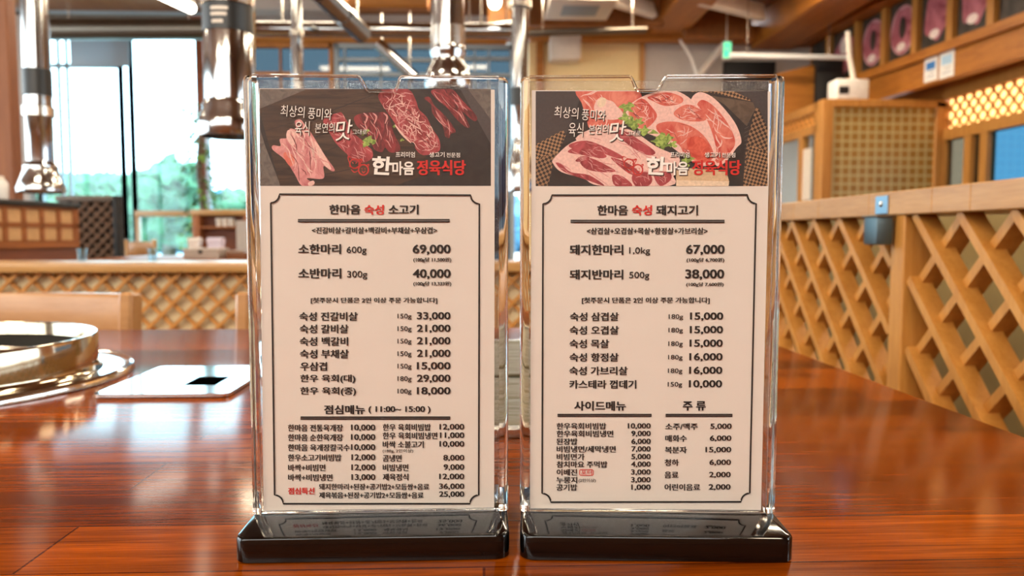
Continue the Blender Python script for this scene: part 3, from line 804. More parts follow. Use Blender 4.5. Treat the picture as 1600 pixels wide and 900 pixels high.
for (px, lab) in ((1365, 'blue-grey metal bracket box under the rail below the small plate'), (1424, 'dark metal bracket box under the rail beyond the double post')):
    front = px < 1400
    bxx = DX - .022 if front else DX + .078
    c = atX(px, 356, bxx)
    t = thing('bracket_box', lab, 'bracket', (bxx, c.y, rz0 - .0435))
    MB().box((-.006, -.019, 0), (.02, .019, .043), 0, .003).build('box', M_BLUEPLATE2 if front else M_DARKSTEEL, t)
    MB().box((-.008, -.022, .04), (.0215, .022, .0432), 0, .001).build('flange', M_DARKSTEEL, t)
# bench beyond the divider, glimpsed through the lattice
bn = thing('bench', 'khaki bench back glimpsed through the lattice divider', 'bench', (.98, 1.4, 0))
MB().box((-.05, -1.2, .0), (.02, 1.2, .92), 0, .01).build('backrest', M_KHAKI, bn)
MB().box((.02, -1.2, .36), (.45, 1.2, .42), 0, .01).build('seat', M_CABWOOD, bn)

# ------------------------------------------------------------------ low divider behind the table
LY = 2.3
lz = ZY(410, LY)
lz0 = ZY(425, LY)
lv = thing('low_lattice_divider', 'low lattice divider with a wide pale wooden ledge behind the chairs', 'divider', (-1.0, LY, 0))
LX0, LX1 = -2.4, DX - .02
def ll(m): m.v = [tuple(Vector(v) - Vector((-1.0, LY, 0))) for v in m.v]; return m
ll(MB().box((LX0, LY, lz0), (LX1, LY + .26, lz), 0, .004, 2)).build('ledge', M_LEDGE, lv)
m = MB(); lattice(m, LX0, LX1, .1, lz0 - .001, .068, .010, .009, lambda u, v: (u, LY + .03, v), (0, 1, 0), 0, 0, (1, -1), .008)
ll(m).build('lattice', M_SLAT, lv)
ll(MB().box((LX0, LY + .055, .05), (LX1, LY + .075, lz0 - .001))).build('backing_board', M_CREAM, lv)
ll(MB().box((LX0, LY + .01, 0), (LX1, LY + .09, .1), 0, .004, 1)).build('plinth', M_LEDGE, lv)

# ------------------------------------------------------------------ dining table
TX1 = .372
TY0, TY1 = -.35, 1.145
TX0 = -1.25
tb = thing('dining_table', 'glossy orange-brown plank table carrying the two menu stands', 'table', (-.4, .4, 0))
ol = Vector((-.4, .4, 0))
m = MB(); m.box((TX0, TY0, TABLE_Z - .035), (TX1, TY1, TABLE_Z), 0, .003, 3)
top = m.build('tabletop', M_TABLE, tb); top.location = -ol
for x in (TX0 + .1, TX1 - .1):
    for y in (TY0 + .1, TY1 - .1):
        MB().box((x - .03, y - .03, 0), (x + .03, y + .03, TABLE_Z - .036), 0, .004, 1).build('leg', M_DKWOOD, tb).location = -ol
MB().box((TX0 + .08, TY0 + .08, TABLE_Z - .1), (TX1 - .08, TY1 - .08, TABLE_Z - .036)).build('apron', M_DKWOOD, tb).location = -ol

# grill ring
GC = Vector((-.539, .7435, TABLE_Z))
gr = thing('grill_ring', 'round stainless grill well with a raised ring and flange, set in the table', 'grill', GC)
Rr, hr = .1535, .040
MB().lathe([(Rr + .002, 0.0), (Rr + .004, .004), (Rr + .001, .007), (Rr, .012), (Rr, hr - .002), (Rr - .001, hr), (Rr - .004, hr), (Rr - .005, hr - .002), (Rr - .005, .024), (Rr - .006, .022)], n=96).build('ring', M_RING, gr)
MB().lathe([(Rr - .004, .003), (Rr + .014, .0045), (.174, .004), (.179, .0055), (.1825, .0075), (.1855, .006), (.187, .002), (.187, .0005)], n=96).build('flange', M_STEELTOP, gr)
MB().lathe([(Rr - .0055, .026), (Rr - .02, .022), (Rr - .03, .012), (Rr - .045, .004), (0, .004)], n=72).build('fire_bowl', M_IRON, gr)
MB().lathe([(.122, .012), (.126, .015), (.130, .012), (.126, .009), (.122, .012)], n=72).build('inner_rim', M_STEEL, gr)
# steel cover plate with a finger hole
pz = TABLE_Z + .0035
c = [atZ(255, 572, pz), atZ(388, 573, pz), atZ(386, 614, pz), atZ(172, 616, pz)]
PX0, PX1, PYa, PYb = -.333, -.218, c[3].y, c[0].y
plx, ply = (PX0 + PX1) / 2, (PYa + PYb) / 2
cp = thing('cover_plate', 'flat stainless cover plate with a square hole beside the grill ring', 'plate', (plx, ply, TABLE_Z))
hx0, hx1, hy0, hy1 = atZ(285, 602, pz).x - plx, atZ(336, 602, pz).x - plx, atZ(310, 602, pz).y - ply, atZ(310, 588.5, pz).y - ply
outer = rounded(PX1 - PX0, PYb - PYa, .006)
m = MB()
def ringplate(m, outer, hole, z0, z1):
    from mathutils.geometry import tessellate_polygon as tp
    loops = [[Vector((x, y, 0)) for x, y in outer], [Vector((x, y, 0)) for x, y in hole]]
    flat = outer + hole; n = len(flat)
    tri = tp(loops)
    vs = [(x, y, z1) for x, y in flat] + [(x, y, z0) for x, y in flat]
    fs = [tuple(t) for t in tri] + [tuple(n + i for i in reversed(t)) for t in tri]
    no = len(outer)
    for a0, k in ((0, no), (no, len(hole))):
        for i in range(k):
            i0, i1 = a0 + i, a0 + (i + 1) % k
            fs.append((i0, i1, n + i1, n + i0))
    m.add(vs, fs)
ringplate(m, outer, [(hx0, hy0), (hx1, hy0), (hx1, hy1), (hx0, hy1)], .0006, .0035)
m.build('plate', M_STEELTOP, cp)
MB().box((hx0 - .004, hy0 - .004, .0002), (hx1 + .004, hy1 + .004, .0009)).build('dark_hole', M_HOLE, cp)
# second burner, mostly hidden behind the stands: khaki steel lid in a square frame
bx, by = .04, .745
sb = thing('burner_cover', 'dull khaki steel lid with a dark slot, behind the gap between the menu stands', 'burner cover', (bx, by, TABLE_Z))
m = MB(); ringplate(m, rounded(.27, .46, .02), list(reversed(rounded(.246, .436, .012))), .0005, .006); m.build('frame', M_STEEL, sb)
M_KSTEEL = steel('khaki_steel', '#75705a', .34, .6, (9, 60, 4))
MB().box((-.121, -.216, .0005), (.121, -.026, .004), 0, .001, 1).build('lid', M_KSTEEL, sb)
MB().box((-.121, -.012, .0005), (.121, .216, .004), 0, .001, 1).build('lid', M_KSTEEL, sb)
MB().box((-.121, -.03, .0003), (.121, -.008, .0012)).build('slot', M_IRON, sb)

# ------------------------------------------------------------------ chairs at the far side of the table
def make_chair(x, y, label, w=.455):
    t = thing('dining_chair', label, 'chair', (x, y, 0), 0, 'chairs on the far side of the table')
    H = .778
    k = w / 2
    # concave top board between the posts
    m = MB(); n = 14; vs = []; fs = []
    for z, dz in ((H - .165, 0), (H - .15, 1), (H - .008, 1), (H, 0)):
        pass
    prof = [(-.011, H - .16), (-.013, H - .15), (-.013, H - .01), (-.009, H - .002), (.009, H - .002), (.013, H - .01), (.013, H - .15), (.011, H - .16)]
    for i in range(n + 1):
        u = -1 + 2 * i / n
        for dy, z in prof: vs.append((u * (k - .02), .012 + .03 * (1 - u * u) + dy, z))
    P = len(prof)
    for i in range(n):
        for j in range(P): fs.append((i * P + j, i * P + (j + 1) % P, (i + 1) * P + (j + 1) % P, (i + 1) * P + j))
    m.add(vs, fs).build('backrest', M_CHAIR, t)
    for s in (-1, 1):
        # rear post: leans back above the seat
        m = MB()
        pts = [(s * (k - .012), -.02, 0), (s * (k - .012), -.035, .42), (s * (k - .012), 0, H - .03), (s * (k - .012), .004, H)]
        for a_, b2 in ((pts[0], pts[1]), (pts[1], pts[3])): m.obox(a_, b2, .024 if s else .024, .046, (0, 1, 0), 0, .005)
        m.build('rear_post', M_CHAIR, t)
        MB().box((s * (k - .02) - .017, -.44, 0), (s * (k - .02) + .017, -.406, .42), 0, .004, 1).build('leg', M_CHAIR, t)
    MB().box((-k + .005, -.45, .42), (k - .005, -.02, .455), 0, .012, 3).build('seat', M_DKWOOD, t)
    for z in (.5, .56): MB().box((-k + .02, -.03, z), (k - .02, -.01, z + .03), 0, .004, 1).build('back_slat', M_CHAIR, t)
    return t
cy = 1.36
cx1 = atY(206, 480, cy - .02).x - .2275
ch = make_chair(cx1, cy, 'pale wooden chair behind the grill ring')
x2 = atY(367, 480, cy - .02).x + .2275
dup(ch, (x2, cy, 0), 0, 'pale wooden chair mostly hidden behind the beef menu stand')

# ------------------------------------------------------------------ far dining area
far_tab = thing('far_table', 'distant wooden table with small boxes on it, beyond the ledge', 'table', (-1.7, 5.15, 0))
MB().box((-.75, -.5, .705), (.75, .5, .735), 0, .004).build('tabletop', M_CABWOOD, far_tab)
for x in (-.68, .68):
    for y in (-.43, .43): MB().box((x - .03, y - .03, 0), (x + .03, y + .03, .705), 0, .004, 1).build('leg', M_DKWOOD, far_tab)
TZ2 = .735
def carton(px0, px1, py0, Y, d, mat, label, name='carton', lid=None):
    x0, x1 = XY(px0, Y), XY(px1, Y); z = ZY(py0, Y)
    t = thing(name, label, 'box', ((x0 + x1) / 2, Y, TZ2))
    hw = (x1 - x0) / 2
    MB().box((-hw, 0, 0), (hw, d, z - TZ2), 0, .006, 2).build('body', mat, t)
    MB().box((-hw - .003, -.003, (z - TZ2) * .72), (hw + .003, d + .003, (z - TZ2) * .95), 0, .003, 1).build('lid', lid or mat, t)
    return t
M_GREYBOX = plain('grey_box', '#b3a79c', .6)
M_BROWNBOX = plain('brown_box', '#7a4c2a', .5)
g = carton(285, 340, 388, 4.72, .2, M_GREYBOX, 'low grey box with a small dark mark on the distant table')
MB().lathe([(0, 0), (.012, 0), (.013, .002), (0, .002)], n=16).build('mark', M_LABEL, g).location = (0, -.001, .045)
g.children[-1].rotation_euler = (PI / 2, 0, 0)
carton(293, 310, 371, 5.05, .07, M_WHITE, 'white tissue box standing behind the grey box', 'tissue_box')
carton(323, 345, 371, 5.05, .08, plain('lilac_box', '#d6cfe0', .5), 'pale lilac box beside the white tissue box', 'tissue_box')
carton(352, 381, 391, 4.75, .14, M_BROWNBOX, 'brown box with a steel lid at the edge of the distant table', 'condiment_box', M_STEEL)
# far chairs
def far_chair(px, Y, rz, label, w=.40):
    t = thing('wooden_chair', label, 'chair', (XY(px, Y), Y, 0), rz, 'small chairs in the far dining area')
    for s in (-1, 1):
        MB().box((s * w / 2 - .022, -.02, 0), (s * w / 2 + .022, .02, .84), 0, .008, 2).build('rear_post', M_LEDGE, t)
        MB().box((s * w / 2 - .02, -.42, 0), (s * w / 2 + .02, -.38, .44), 0, .005, 1).build('leg', M_LEDGE, t)
    MB().box((-w / 2, -.015, .66), (w / 2, .012, .815), 0, .006).build('backrest', M_CHAIR, t)
    MB().box((-w / 2 - .02, -.43, .44), (w / 2 + .02, .02, .475), 0, .01).build('seat', M_DKWOOD, t)
    return t
far_chair(163, 7.6, 0, 'small wooden chair in front of the dark lattice screen')
far_chair(216, 8.1, 0, 'small wooden chair in front of the glass door, with tall posts', .12 + .2)
# counter cabinet with paper panels
CY = 4.0
CRZ = math.radians(79)
ce = atY(118, 318, 4.56)
cxr, czt = ce.x, ce.z
cb = thing('counter_cabinet', 'wooden counter with pale panels in two rows, beneath the slender flue', 'counter', (ce.x - .8 * math.cos(CRZ), ce.y - .8 * math.sin(CRZ), 0), CRZ)
MB().box((-.9, 0, 0), (.8, .29, czt - .03), 0, .008).build('body', M_DKWOOD, cb)
MB().box((-.93, -.03, czt - .03), (.81, .3, czt), 0, .006).build('counter_top', M_LABEL, cb)
fm = MB()
M_SHOJI = plain('paper_panel', '#c49a6a', .7)
z1, z0 = ZY(328, 4.4), ZY(378, 4.4)
for i in range(7):
    for j in range(2):
        x1_ = .8 - .045 - i * .125
        za = z0 + (z1 - z0) * (j * .52)
        MB().box((x1_ - .095, -.012, za + .01), (x1_, -.004, za + (z1 - z0) * .44), 0, .002, 1).build('paper_panel', M_SHOJI, cb)
m = MB()
m.box((-.9, -.018, z1 - .002), (.8, 0, czt - .032)).box((-.9, -.018, z0 - .03), (.8, 0, z0 + .008)).box((-.9, -.018, z0 + (z1 - z0) * .44), (.8, 0, z0 + (z1 - z0) * .52 + .01))
for i in range(9):
    x1_ = .8 - .045 - i * .125
    m.box((x1_, -.018, z0), (x1_ + (.045 if i == 0 else .03), 0, z1))
m.build('frame', M_CABWOOD, cb)
bt = thing('white_canister', 'white canister standing on the wooden counter by the pillar', 'canister', (atY(1, 300, 4.14).x, 4.14, czt))
MB().lathe([(0, 0), (.033, 0), (.036, .006), (.036, .085), (.028, .1), (.02, .108), (0, .109)], n=28).build('body', M_WHITE, bt)
MB().lathe([(.019, .107), (.02, .12), (.014, .125), (0, .126)], n=20).build('cap', M_OFFWHITE, bt)
# dark lattice screen with a black post
SY = 5.6
sx0, sx1, szt = XY(90, SY), XY(188, SY), ZY(307, SY)
ds = thing('dark_lattice_screen', 'dark brown lattice screen with a black end post by the window', 'screen', ((sx0 + sx1) / 2, SY, 0))
o = Vector(((sx0 + sx1) / 2, SY, 0)); hw = (sx1 - sx0) / 2
m = MB(); lattice(m, -hw, hw - .03, .1, szt - .04, .075, .016, .012, lambda u, v: (u, 0, v), (0, 1, 0), 0, 0, (1, -1), .01)
m.build('lattice', plain('screen_slats', '#6d5038', .5), ds)
MB().box((-hw, .025, .05), (hw - .03, .04, szt - .02)).build('backing_board', plain('screen_back', '#3f3128', .6), ds)
MB().box((-hw, -.02, szt - .04), (hw, .05, szt), 0, .006).build('top_rail', plain('grey_rail', '#6e655c', .5), ds)
MB().box((hw - .035, -.03, 0), (hw + .002, .06, szt), 0, .006).build('post', M_VOID, ds)
# tall cabinet near the glazing
RY = 7.0
rx0, rx1, rzt = XY(300, RY), XY(392, RY), ZY(328, RY)
rc = thing('side_cabinet', 'wooden side cabinet with a dark recess below the plant', 'cabinet', ((rx0 + rx1) / 2, RY, 0))
hw = (rx1 - rx0) / 2
MB().box((-hw, 0, 0), (-hw + .07, .4, rzt), 0, .006).build('side_panel', M_CABWOOD, rc)
MB().box((hw - .07, 0, 0), (hw, .4, rzt), 0, .006).build('side_panel', M_CABWOOD, rc)
MB().box((-hw - .01, -.01, rzt - .05), (hw + .01, .42, rzt), 0, .006).build('top', M_LEDGE, rc)
MB().box((-hw + .07, .1, 0), (hw - .07, .13, rzt - .05)).build('back_panel', M_DKWOOD, rc)
for i in range(3):
    tag(MB().lathe([(0, 0), (.024, 0), (.03, .075), (.027, .075), (.022, .008), (0, .008)], n=20).build('white_cup', M_OFFWHITE, None, (XY(343 + i * 10, RY + .05), RY + .05, ZY(354, RY) + .0015)), ['white cup in the side cabinet, first from the window', 'white cup in the side cabinet, middle of three', 'white cup in the side cabinet, last from the window'][i], 'cup', 'cups in the side cabinet')
MB().box((-hw + .07, .005, ZY(354, RY) - .02), (hw - .07, .1, ZY(354, RY)), 0, .003, 1).build('shelf', M_CABWOOD, rc)
tag(MB().box((XY(369, RY - .03), RY - .03, .7), (XY(387, RY - .03), RY - .012, ZY(345, RY)), 0, .003, 1).build('paper_notice', M_GREYBOX), 'beige paper board leaning on the side cabinet', 'board')
# glass cups on the ledge
for (px, lab) in ((127, 'small clear glass on the ledge in front of the dark lattice screen'), (237, 'small clear glass on the ledge in front of the glass door')):
    Yc = LY + .16
    t = thing('drinking_glass', lab, 'glass', (XY(px, Yc), Yc, lz), 0, 'small glasses on the ledge')
    MB().lathe([(0, 0), (.0125, 0), (.0155, .04), (.0142, .04), (.0115, .004), (0, .004)], n=28).build('cup', M_CUP, t)
    MB().lathe([(.0148, .0395), (.0156, .0402), (.0148, .041), (.014, .0402), (.0148, .0395)], n=28).build('rim', M_CUP, t)
# climbing plant by the column
pp = thing('potted_tree', 'leafy potted plant climbing the dark column by the window', 'plant', (XY(317, 9.6), 9.6, 0))
MB().lathe([(0, 0), (.17, 0), (.22, .35), (.235, .36), (.235, .4), (.2, .4), (.19, .34), (0, .33)], n=28).build('pot', M_VOID, pp)
MB().tube([(0, 0, .33), (.03, 0, 1.0), (-.03, .02, 1.7), (.02, 0, 2.4)], [.05, .045, .04, .02], 10).build('stem', M_BARK, pp)
m = MB()
for i in range(520):
    h = random.uniform(.75, 2.45); a = random.uniform(0, 2 * PI); rr = random.gauss(.2, .08) * (1.1 - .25 * abs(h - 1.5))
    c = Vector((rr * math.cos(a), rr * math.sin(a), h)); d = Vector((math.cos(a), math.sin(a), random.uniform(-.9, .2))).normalized()
    sd = d.cross(Vector((0, 0, 1))).normalized() * .03; L = .11
    m.add([c, c + d * L * .5 + sd, c + d * L, c + d * L * .5 - sd], [(0, 1, 2, 3)])
m.build('foliage', M_LEAF, pp, fix=False)

# ------------------------------------------------------------------ menu stands
SW, SH, SD = .1172, .1973, .012          # clear sleeve
BW, BD, BH = .1165, .069, .011           # black base
STANDS = {
    'beef': dict(c=(-.0473, .3470), rz=math.radians(.1), sheet=((405, 138), (773, 140), (772, 798.5), (410, 798.5)), notch=(558, 576, 616, 627), photo=((406, 139), (766.5, 141), (767, 290.5), (407, 290))),
    'pork': dict(c=(.0750, .3424), rz=math.radians(-3.4), sheet=((831, 141), (1204, 142.5), (1189, 798.5), (828, 798.5)), notch=(984, 998, 1026, 1044), photo=((837, 142.5), (1200, 143.5), (1199.5, 290.8), (837, 290.8))),
}
class Plane:
    """the printed sheet's plane inside a stand: photo pixel -> (x, z) on the sheet"""
    def __init__(s, loc, rz, y):
        s.M = Matrix.Translation(loc) @ Matrix.Rotation(rz, 4, 'Z'); s.I = s.M.inverted(); s.y = y
        s.o = s.I @ EYE
    def __call__(s, px, py):
        d = s.I.to_3x3() @ ray(px, py)
        p = s.o + d * ((s.y - s.o.y) / d.y)
        return p.x, p.z
def catmull(pts, closed=True, n=4):
    out = []; k = len(pts)
    for i in range(k if closed else k - 1):
        p0, p1, p2, p3 = (pts[(i + j - 1) % k] if closed else pts[max(0, min(k - 1, i + j - 1))] for j in range(4))
        for t in range(n):
            t /= n
            out.append(tuple(.5 * (2 * p1[a] + (p2[a] - p0[a]) * t + (2 * p0[a] - 5 * p1[a] + 4 * p2[a] - p3[a]) * t * t + (3 * p1[a] - p0[a] - 3 * p2[a] + p3[a]) * t ** 3) for a in (0, 1)))
    if not closed: out.append(pts[-1])
    return out
def inside(p, poly):
    x, y = p; c = False; j = len(poly) - 1
    for i in range(len(poly)):
        if (poly[i][1] > y) != (poly[j][1] > y) and x < (poly[j][0] - poly[i][0]) * (y - poly[i][1]) / (poly[j][1] - poly[i][1]) + poly[i][0]: c = not c
        j = i
    return c
class Print:
    """flat printed artwork in layers a hundredth of a millimetre apart, drawn in photo pixels"""
    def __init__(s, plane, crop=(0, 0, 1), clip=None, base=.00004):
        s.p, s.crop, s.mb, s.k, s.mats, s.clip, s.base = plane, crop, MB(), 0, [], clip, base
    def px(s, u, v): ox, oy, sc = s.crop; return ox + u / sc, oy + v / sc
    def mi(s, m):
        if m not in s.mats: s.mats.append(m)
        return s.mats.index(m)
    def cl(s, poly):
        """clip to the photo's frame (convex quad in pixels)"""
        if not s.clip: return poly
        x0, y0, x1, y1 = s.clip
        for ax, lim, sg in ((0, x0, 1), (0, x1, -1), (1, y0, 1), (1, y1, -1)):
            out = []
            for i in range(len(poly)):
                a, b = poly[i - 1], poly[i]
                ia, ib = (a[ax] - lim) * sg >= 0, (b[ax] - lim) * sg >= 0
                if ia != ib:
                    t = (lim - a[ax]) / (b[ax] - a[ax]); out.append((a[0] + (b[0] - a[0]) * t, a[1] + (b[1] - a[1]) * t))
                if ib: out.append(b)
            poly = out
            if len(poly) < 3: return []
        return poly
    def poly(s, pts, mat, smooth=False, step=True, raw=False):
        if smooth: pts = catmull(pts)
        q = s.cl([s.px(*p) for p in pts] if not raw else pts)
        if len(q) < 3: return
        if step: s.k += 1
        y = s.p.y - s.base - s.k * .0000022
        loc = [s.p(*a) for a in q]
        tri = tessellate_polygon([[Vector((x, z, 0)) for x, z in loc]])
        s.mb.add([(x, y, z) for x, z in loc], [tuple(t) for t in tri], s.mi(mat))
    def stroke(s, pts, wid, mat, taper=False, step=True, smooth=True):
        pts = catmull(pts, False, 5) if smooth and len(pts) > 2 else pts
        L, R = [], []
        n = len(pts)
        for i in range(n):
            a, b = pts[max(0, i - 1)], pts[min(n - 1, i + 1)]
            dx, dy = b[0] - a[0], b[1] - a[1]; l = math.hypot(dx, dy) or 1
            h = wid / 2 * ((.25 + .75 * math.sin(PI * (i + .3) / (n - .4))) if taper else 1)
            L.append((pts[i][0] - dy / l * h, pts[i][1] + dx / l * h)); R.append((pts[i][0] + dy / l * h, pts[i][1] - dx / l * h))
        if step: s.k += 1
        y = s.p.y - s.base - s.k * .0000022
        for i in range(n - 1):
            q = s.cl([s.px(*c) for c in (L[i], L[i + 1], R[i + 1], R[i])])
            if len(q) < 3: continue
            loc = [s.p(*a) for a in q]
            s.mb.add([(x, y, z) for x, z in loc], [tuple(range(len(loc)))], s.mi(mat))
    def streaks(s, poly, n, length, wid, mat, ang, spread=.35, curl=.5):
        """fine marbling lines kept inside an outline"""
        s.k += 1
        xs = [p[0] for p in poly]; ys = [p[1] for p in poly]; done = 0
        for _ in range(n * 12):
            if done >= n: break
            p = (random.uniform(min(xs), max(xs)), random.uniform(min(ys), max(ys)))
            a = math.radians(ang) + random.gauss(0, spread); L = length * random.uniform(.4, 1.2)
            pts = [p]; ok = inside(p, poly)
            for j in range(5):
                a += random.gauss(0, curl * .4)
                p = (p[0] + math.cos(a) * L / 5, p[1] + math.sin(a) * L / 5); pts.append(p); ok = ok and inside(p, poly)
            if ok:
                s.stroke(pts, wid * random.uniform(.5, 1.4), mat, True, False); done += 1
    def build(s, name, parent):
        return s.mb.build(name, s.mats, parent, fix=False)

# texts are set with Blender's own built-in font, made at once and turned into flat mesh
TEXTS = []
def text(stand, crop, s, x0, x1, y0, y1, mat=M_INK, bold=.02, shear=0.0, tilt=0.0):
    TEXTS.append((stand, crop, s, x0, x1, y0, y1, mat, bold, shear, tilt))
L3, L4, L5 = (420, 290, 1600 / 340), (420, 470, 1600 / 340), (420, 640, 1600 / 340)
R6, R7, R8 = (840, 290, 1600 / 350), (840, 470, 1600 / 350), (840, 640, 1600 / 350)
L1, R1 = (400, 125, 1600 / 384), (820, 125, 1600 / 384)
B = .016
T = lambda st, cr: (lambda s, x0, x1, y0, y1, mat=M_INK, bold=.014: text(st, cr, s, x0, x1, y0, y1, mat, bold))
t = T('beef', L3)
t('한마음', 445, 675, 140, 212, bold=B); t('숙성', 702, 848, 142, 214, M_RED, B); t('소고기', 880, 1102, 140, 214, bold=B)
t('<진갈비살+갈비살+백갈비+부채살+우삼겹>', 318, 1238, 305, 353)
t('소한마리', 218, 533, 430, 503, bold=B); t('600g', 573, 720, 447, 510, bold=.012); t('69,000', 1058, 1338, 433, 508)
t('(100g당 11,500원)', 1063, 1342, 528, 565, bold=.013)
t('소반마리', 218, 535, 608, 683, bold=B); t('300g', 577, 725, 626, 690, bold=.012); t('40,000', 1058, 1338, 614, 688)
t('(100g당 13,333원)', 1063, 1342, 704, 740, bold=.013)
t('[첫주문시 단품은 2인 이상 주문 가능합니다]', 310, 1240, 822, 868, bold=.013)
t = T('beef', L4)
rows = (('숙성 진갈비살', 225, 655, '150g', '33,000'), ('숙성 갈비살', 228, 588, '150g', '21,000'), ('숙성 백갈비', 228, 585, '150g', '21,000'), ('숙성 부채살', 230, 590, '150g', '21,000'), ('우삼겹', 232, 430, '150g', '15,000'), ('한우 육회(대)', 232, 638, '180g', '29,000'), ('한우 육회(중)', 232, 643, '100g', '18,000'))
for i, (a, x0, x1, g_, p) in enumerate(rows):
    y = 82 + i * 91.8
    t(a, x0, x1, y, y + 64); t(g_, 947, 1050, y + 12, y + 58, bold=.012); t(p, 1089, 1337, y, y + 62)
t('점심메뉴', 407, 708, 765, 832, bold=B); t('( 11:00~ 15:00 )', 733, 1190, 773, 828)
t = T('beef', L5)
for (a, x0, x1, y, p, px0) in (('한마음 전통육개장', 142, 547, 107, '10,000', 605), ('한마음 순한육개장', 142, 547, 178, '10,000', 605), ('한마음 육개장칼국수', 142, 597, 252, '10,000', 605), ('한우소고기비빔밥', 142, 535, 326, '12,000', 608), ('바싹+비빔면', 143, 418, 400, '12,000', 608), ('바싹+비빔냉면', 143, 470, 472, '13,000', 608)):
    t(a, x0, x1, y, y + 51, bold=.013); t(p, px0, 785, y, y + 50)
for (a, x0, x1, y, p, px0) in (('한우 육회비빔밥', 838, 1192, 103, '12,000', 1255), ('한우 육회비빔냉면', 838, 1240, 165, '11,000', 1258), ('바싹 소불고기', 838, 1140, 229, '10,000', 1255), ('곰냉면', 838, 978, 330, '8,000', 1283), ('비빔냉면', 838, 1028, 399, '9,000', 1285), ('제육정식', 838, 1028, 468, '12,000', 1253)):
    t(a, x0, x1, y, y + 51, bold=.013); t(p, px0, 1438, y, y + 48)
t('(180g, 2인이상)', 838, 1062, 288, 318, bold=.012)
t('점심특선', 143, 338, 571, 621, M_RED, .018)
t('돼지한마리+된장+공기밥2+모듬쌈+음료', 370, 1180, 542, 588, bold=.013); t('36,000', 1252, 1438, 540, 587)
t('제육볶음+된장+공기밥2+모듬쌈+음료', 370, 1138, 604, 650, bold=.013); t('25,000', 1252, 1438, 598, 645)
t = T('pork', R6)
t('한마음', 425, 645, 140, 212, bold=B); t('숙성', 672, 817, 140, 212, M_RED, B); t('돼지고기', 845, 1145, 140, 212, bold=B)
t('<삼겹살+오겹살+목살+항정살+가브리살>', 350, 1213, 300, 348)
t('돼지한마리', 228, 612, 422, 495, bold=B); t('1,0kg', 653, 803, 440, 500, bold=.012); t('67,000', 1058, 1335, 422, 497); t('(100g당 6,700원)', 1063, 1332, 515, 550, bold=.013)
t('돼지반마리', 228, 612, 600, 670, bold=B); t('500g', 653, 797, 615, 675, bold=.012); t('38,000', 1053, 1332, 598, 673); t('(100g당 7,600원)', 1060, 1327, 690, 723, bold=.013)
t('[첫주문시 단품은 2인 이상 주문 가능합니다]', 315, 1228, 797, 845, bold=.013)
t = T('pork', R7)
rows = (('숙성 삼겹살', 230, 580, '180g', '15,000'), ('숙성 오겹살', 227, 580, '180g', '15,000'), ('숙성 목살', 227, 510, '180g', '15,000'), ('숙성 항정살', 227, 578, '180g', '16,000'), ('숙성 가브리살', 225, 643, '180g', '16,000'), ('카스테라 껍데기', 225, 705, '150g', '10,000'))
for i, (a, x0, x1, g_, p) in enumerate(rows):
    y = 82 + i * 96.6; d = -1.4 * i
    t(a, x0, x1, y, y + 61); t(g_, 935 + d, 1038 + d, y + 13, y + 56, bold=.012); t(p, 1087 + d * 1.2, 1325 + d * 1.2, y, y + 60)
t('사이드메뉴', 260, 630, 715, 783, bold=B); t('주 류', 1035, 1200, 715, 783, bold=B)
t = T('pork', R8)
for (a, x0, x1, y, p, px0) in (('한우육회비빔밥', 135, 490, 93, '10,000', 643), ('한우육회비빔냉면', 135, 540, 147, '9,000', 668), ('된장밥', 133, 285, 203, '6,000', 668), ('비빔냉면/세막냉면', 135, 557, 257, '7,000', 669), ('비빔면가', 135, 335, 312, '5,000', 668), ('참치마요 주먹밥', 135, 498, 366, '4,000', 666), ('이베진', 135, 282, 422, '3,000', 666), ('누룽지', 133, 283, 477, '3,000', 666), ('공기밥', 133, 283, 530, '1,000', 668)):
    t(a, x0, x1, y, y + 47, bold=.013); t(p, px0, 807, y + 2, y + 46)
t('포터', 310, 388, 430, 463, M_RED, .01); t('(2인이상)', 292, 415, 490, 520, bold=.012)
for (a, x0, x1, y, p, px0, px1) in (('소주/맥주', 910, 1143, 95, '5,000', 1232, 1385), ('매화수', 910, 1065, 180, '6,000', 1228, 1383), ('복분자', 908, 1065, 262, '15,000', 1197, 1382), ('청하', 905, 1008, 352, '6,000', 1225, 1380), ('음료', 905, 1005, 440, '2,000', 1223, 1378), ('어린이음료', 905, 1160, 528, '2,000', 1220, 1377)):
    t(a, x0, x1, y, y + 48, bold=.013); t(p, px0, px1, y + 2, y + 47)
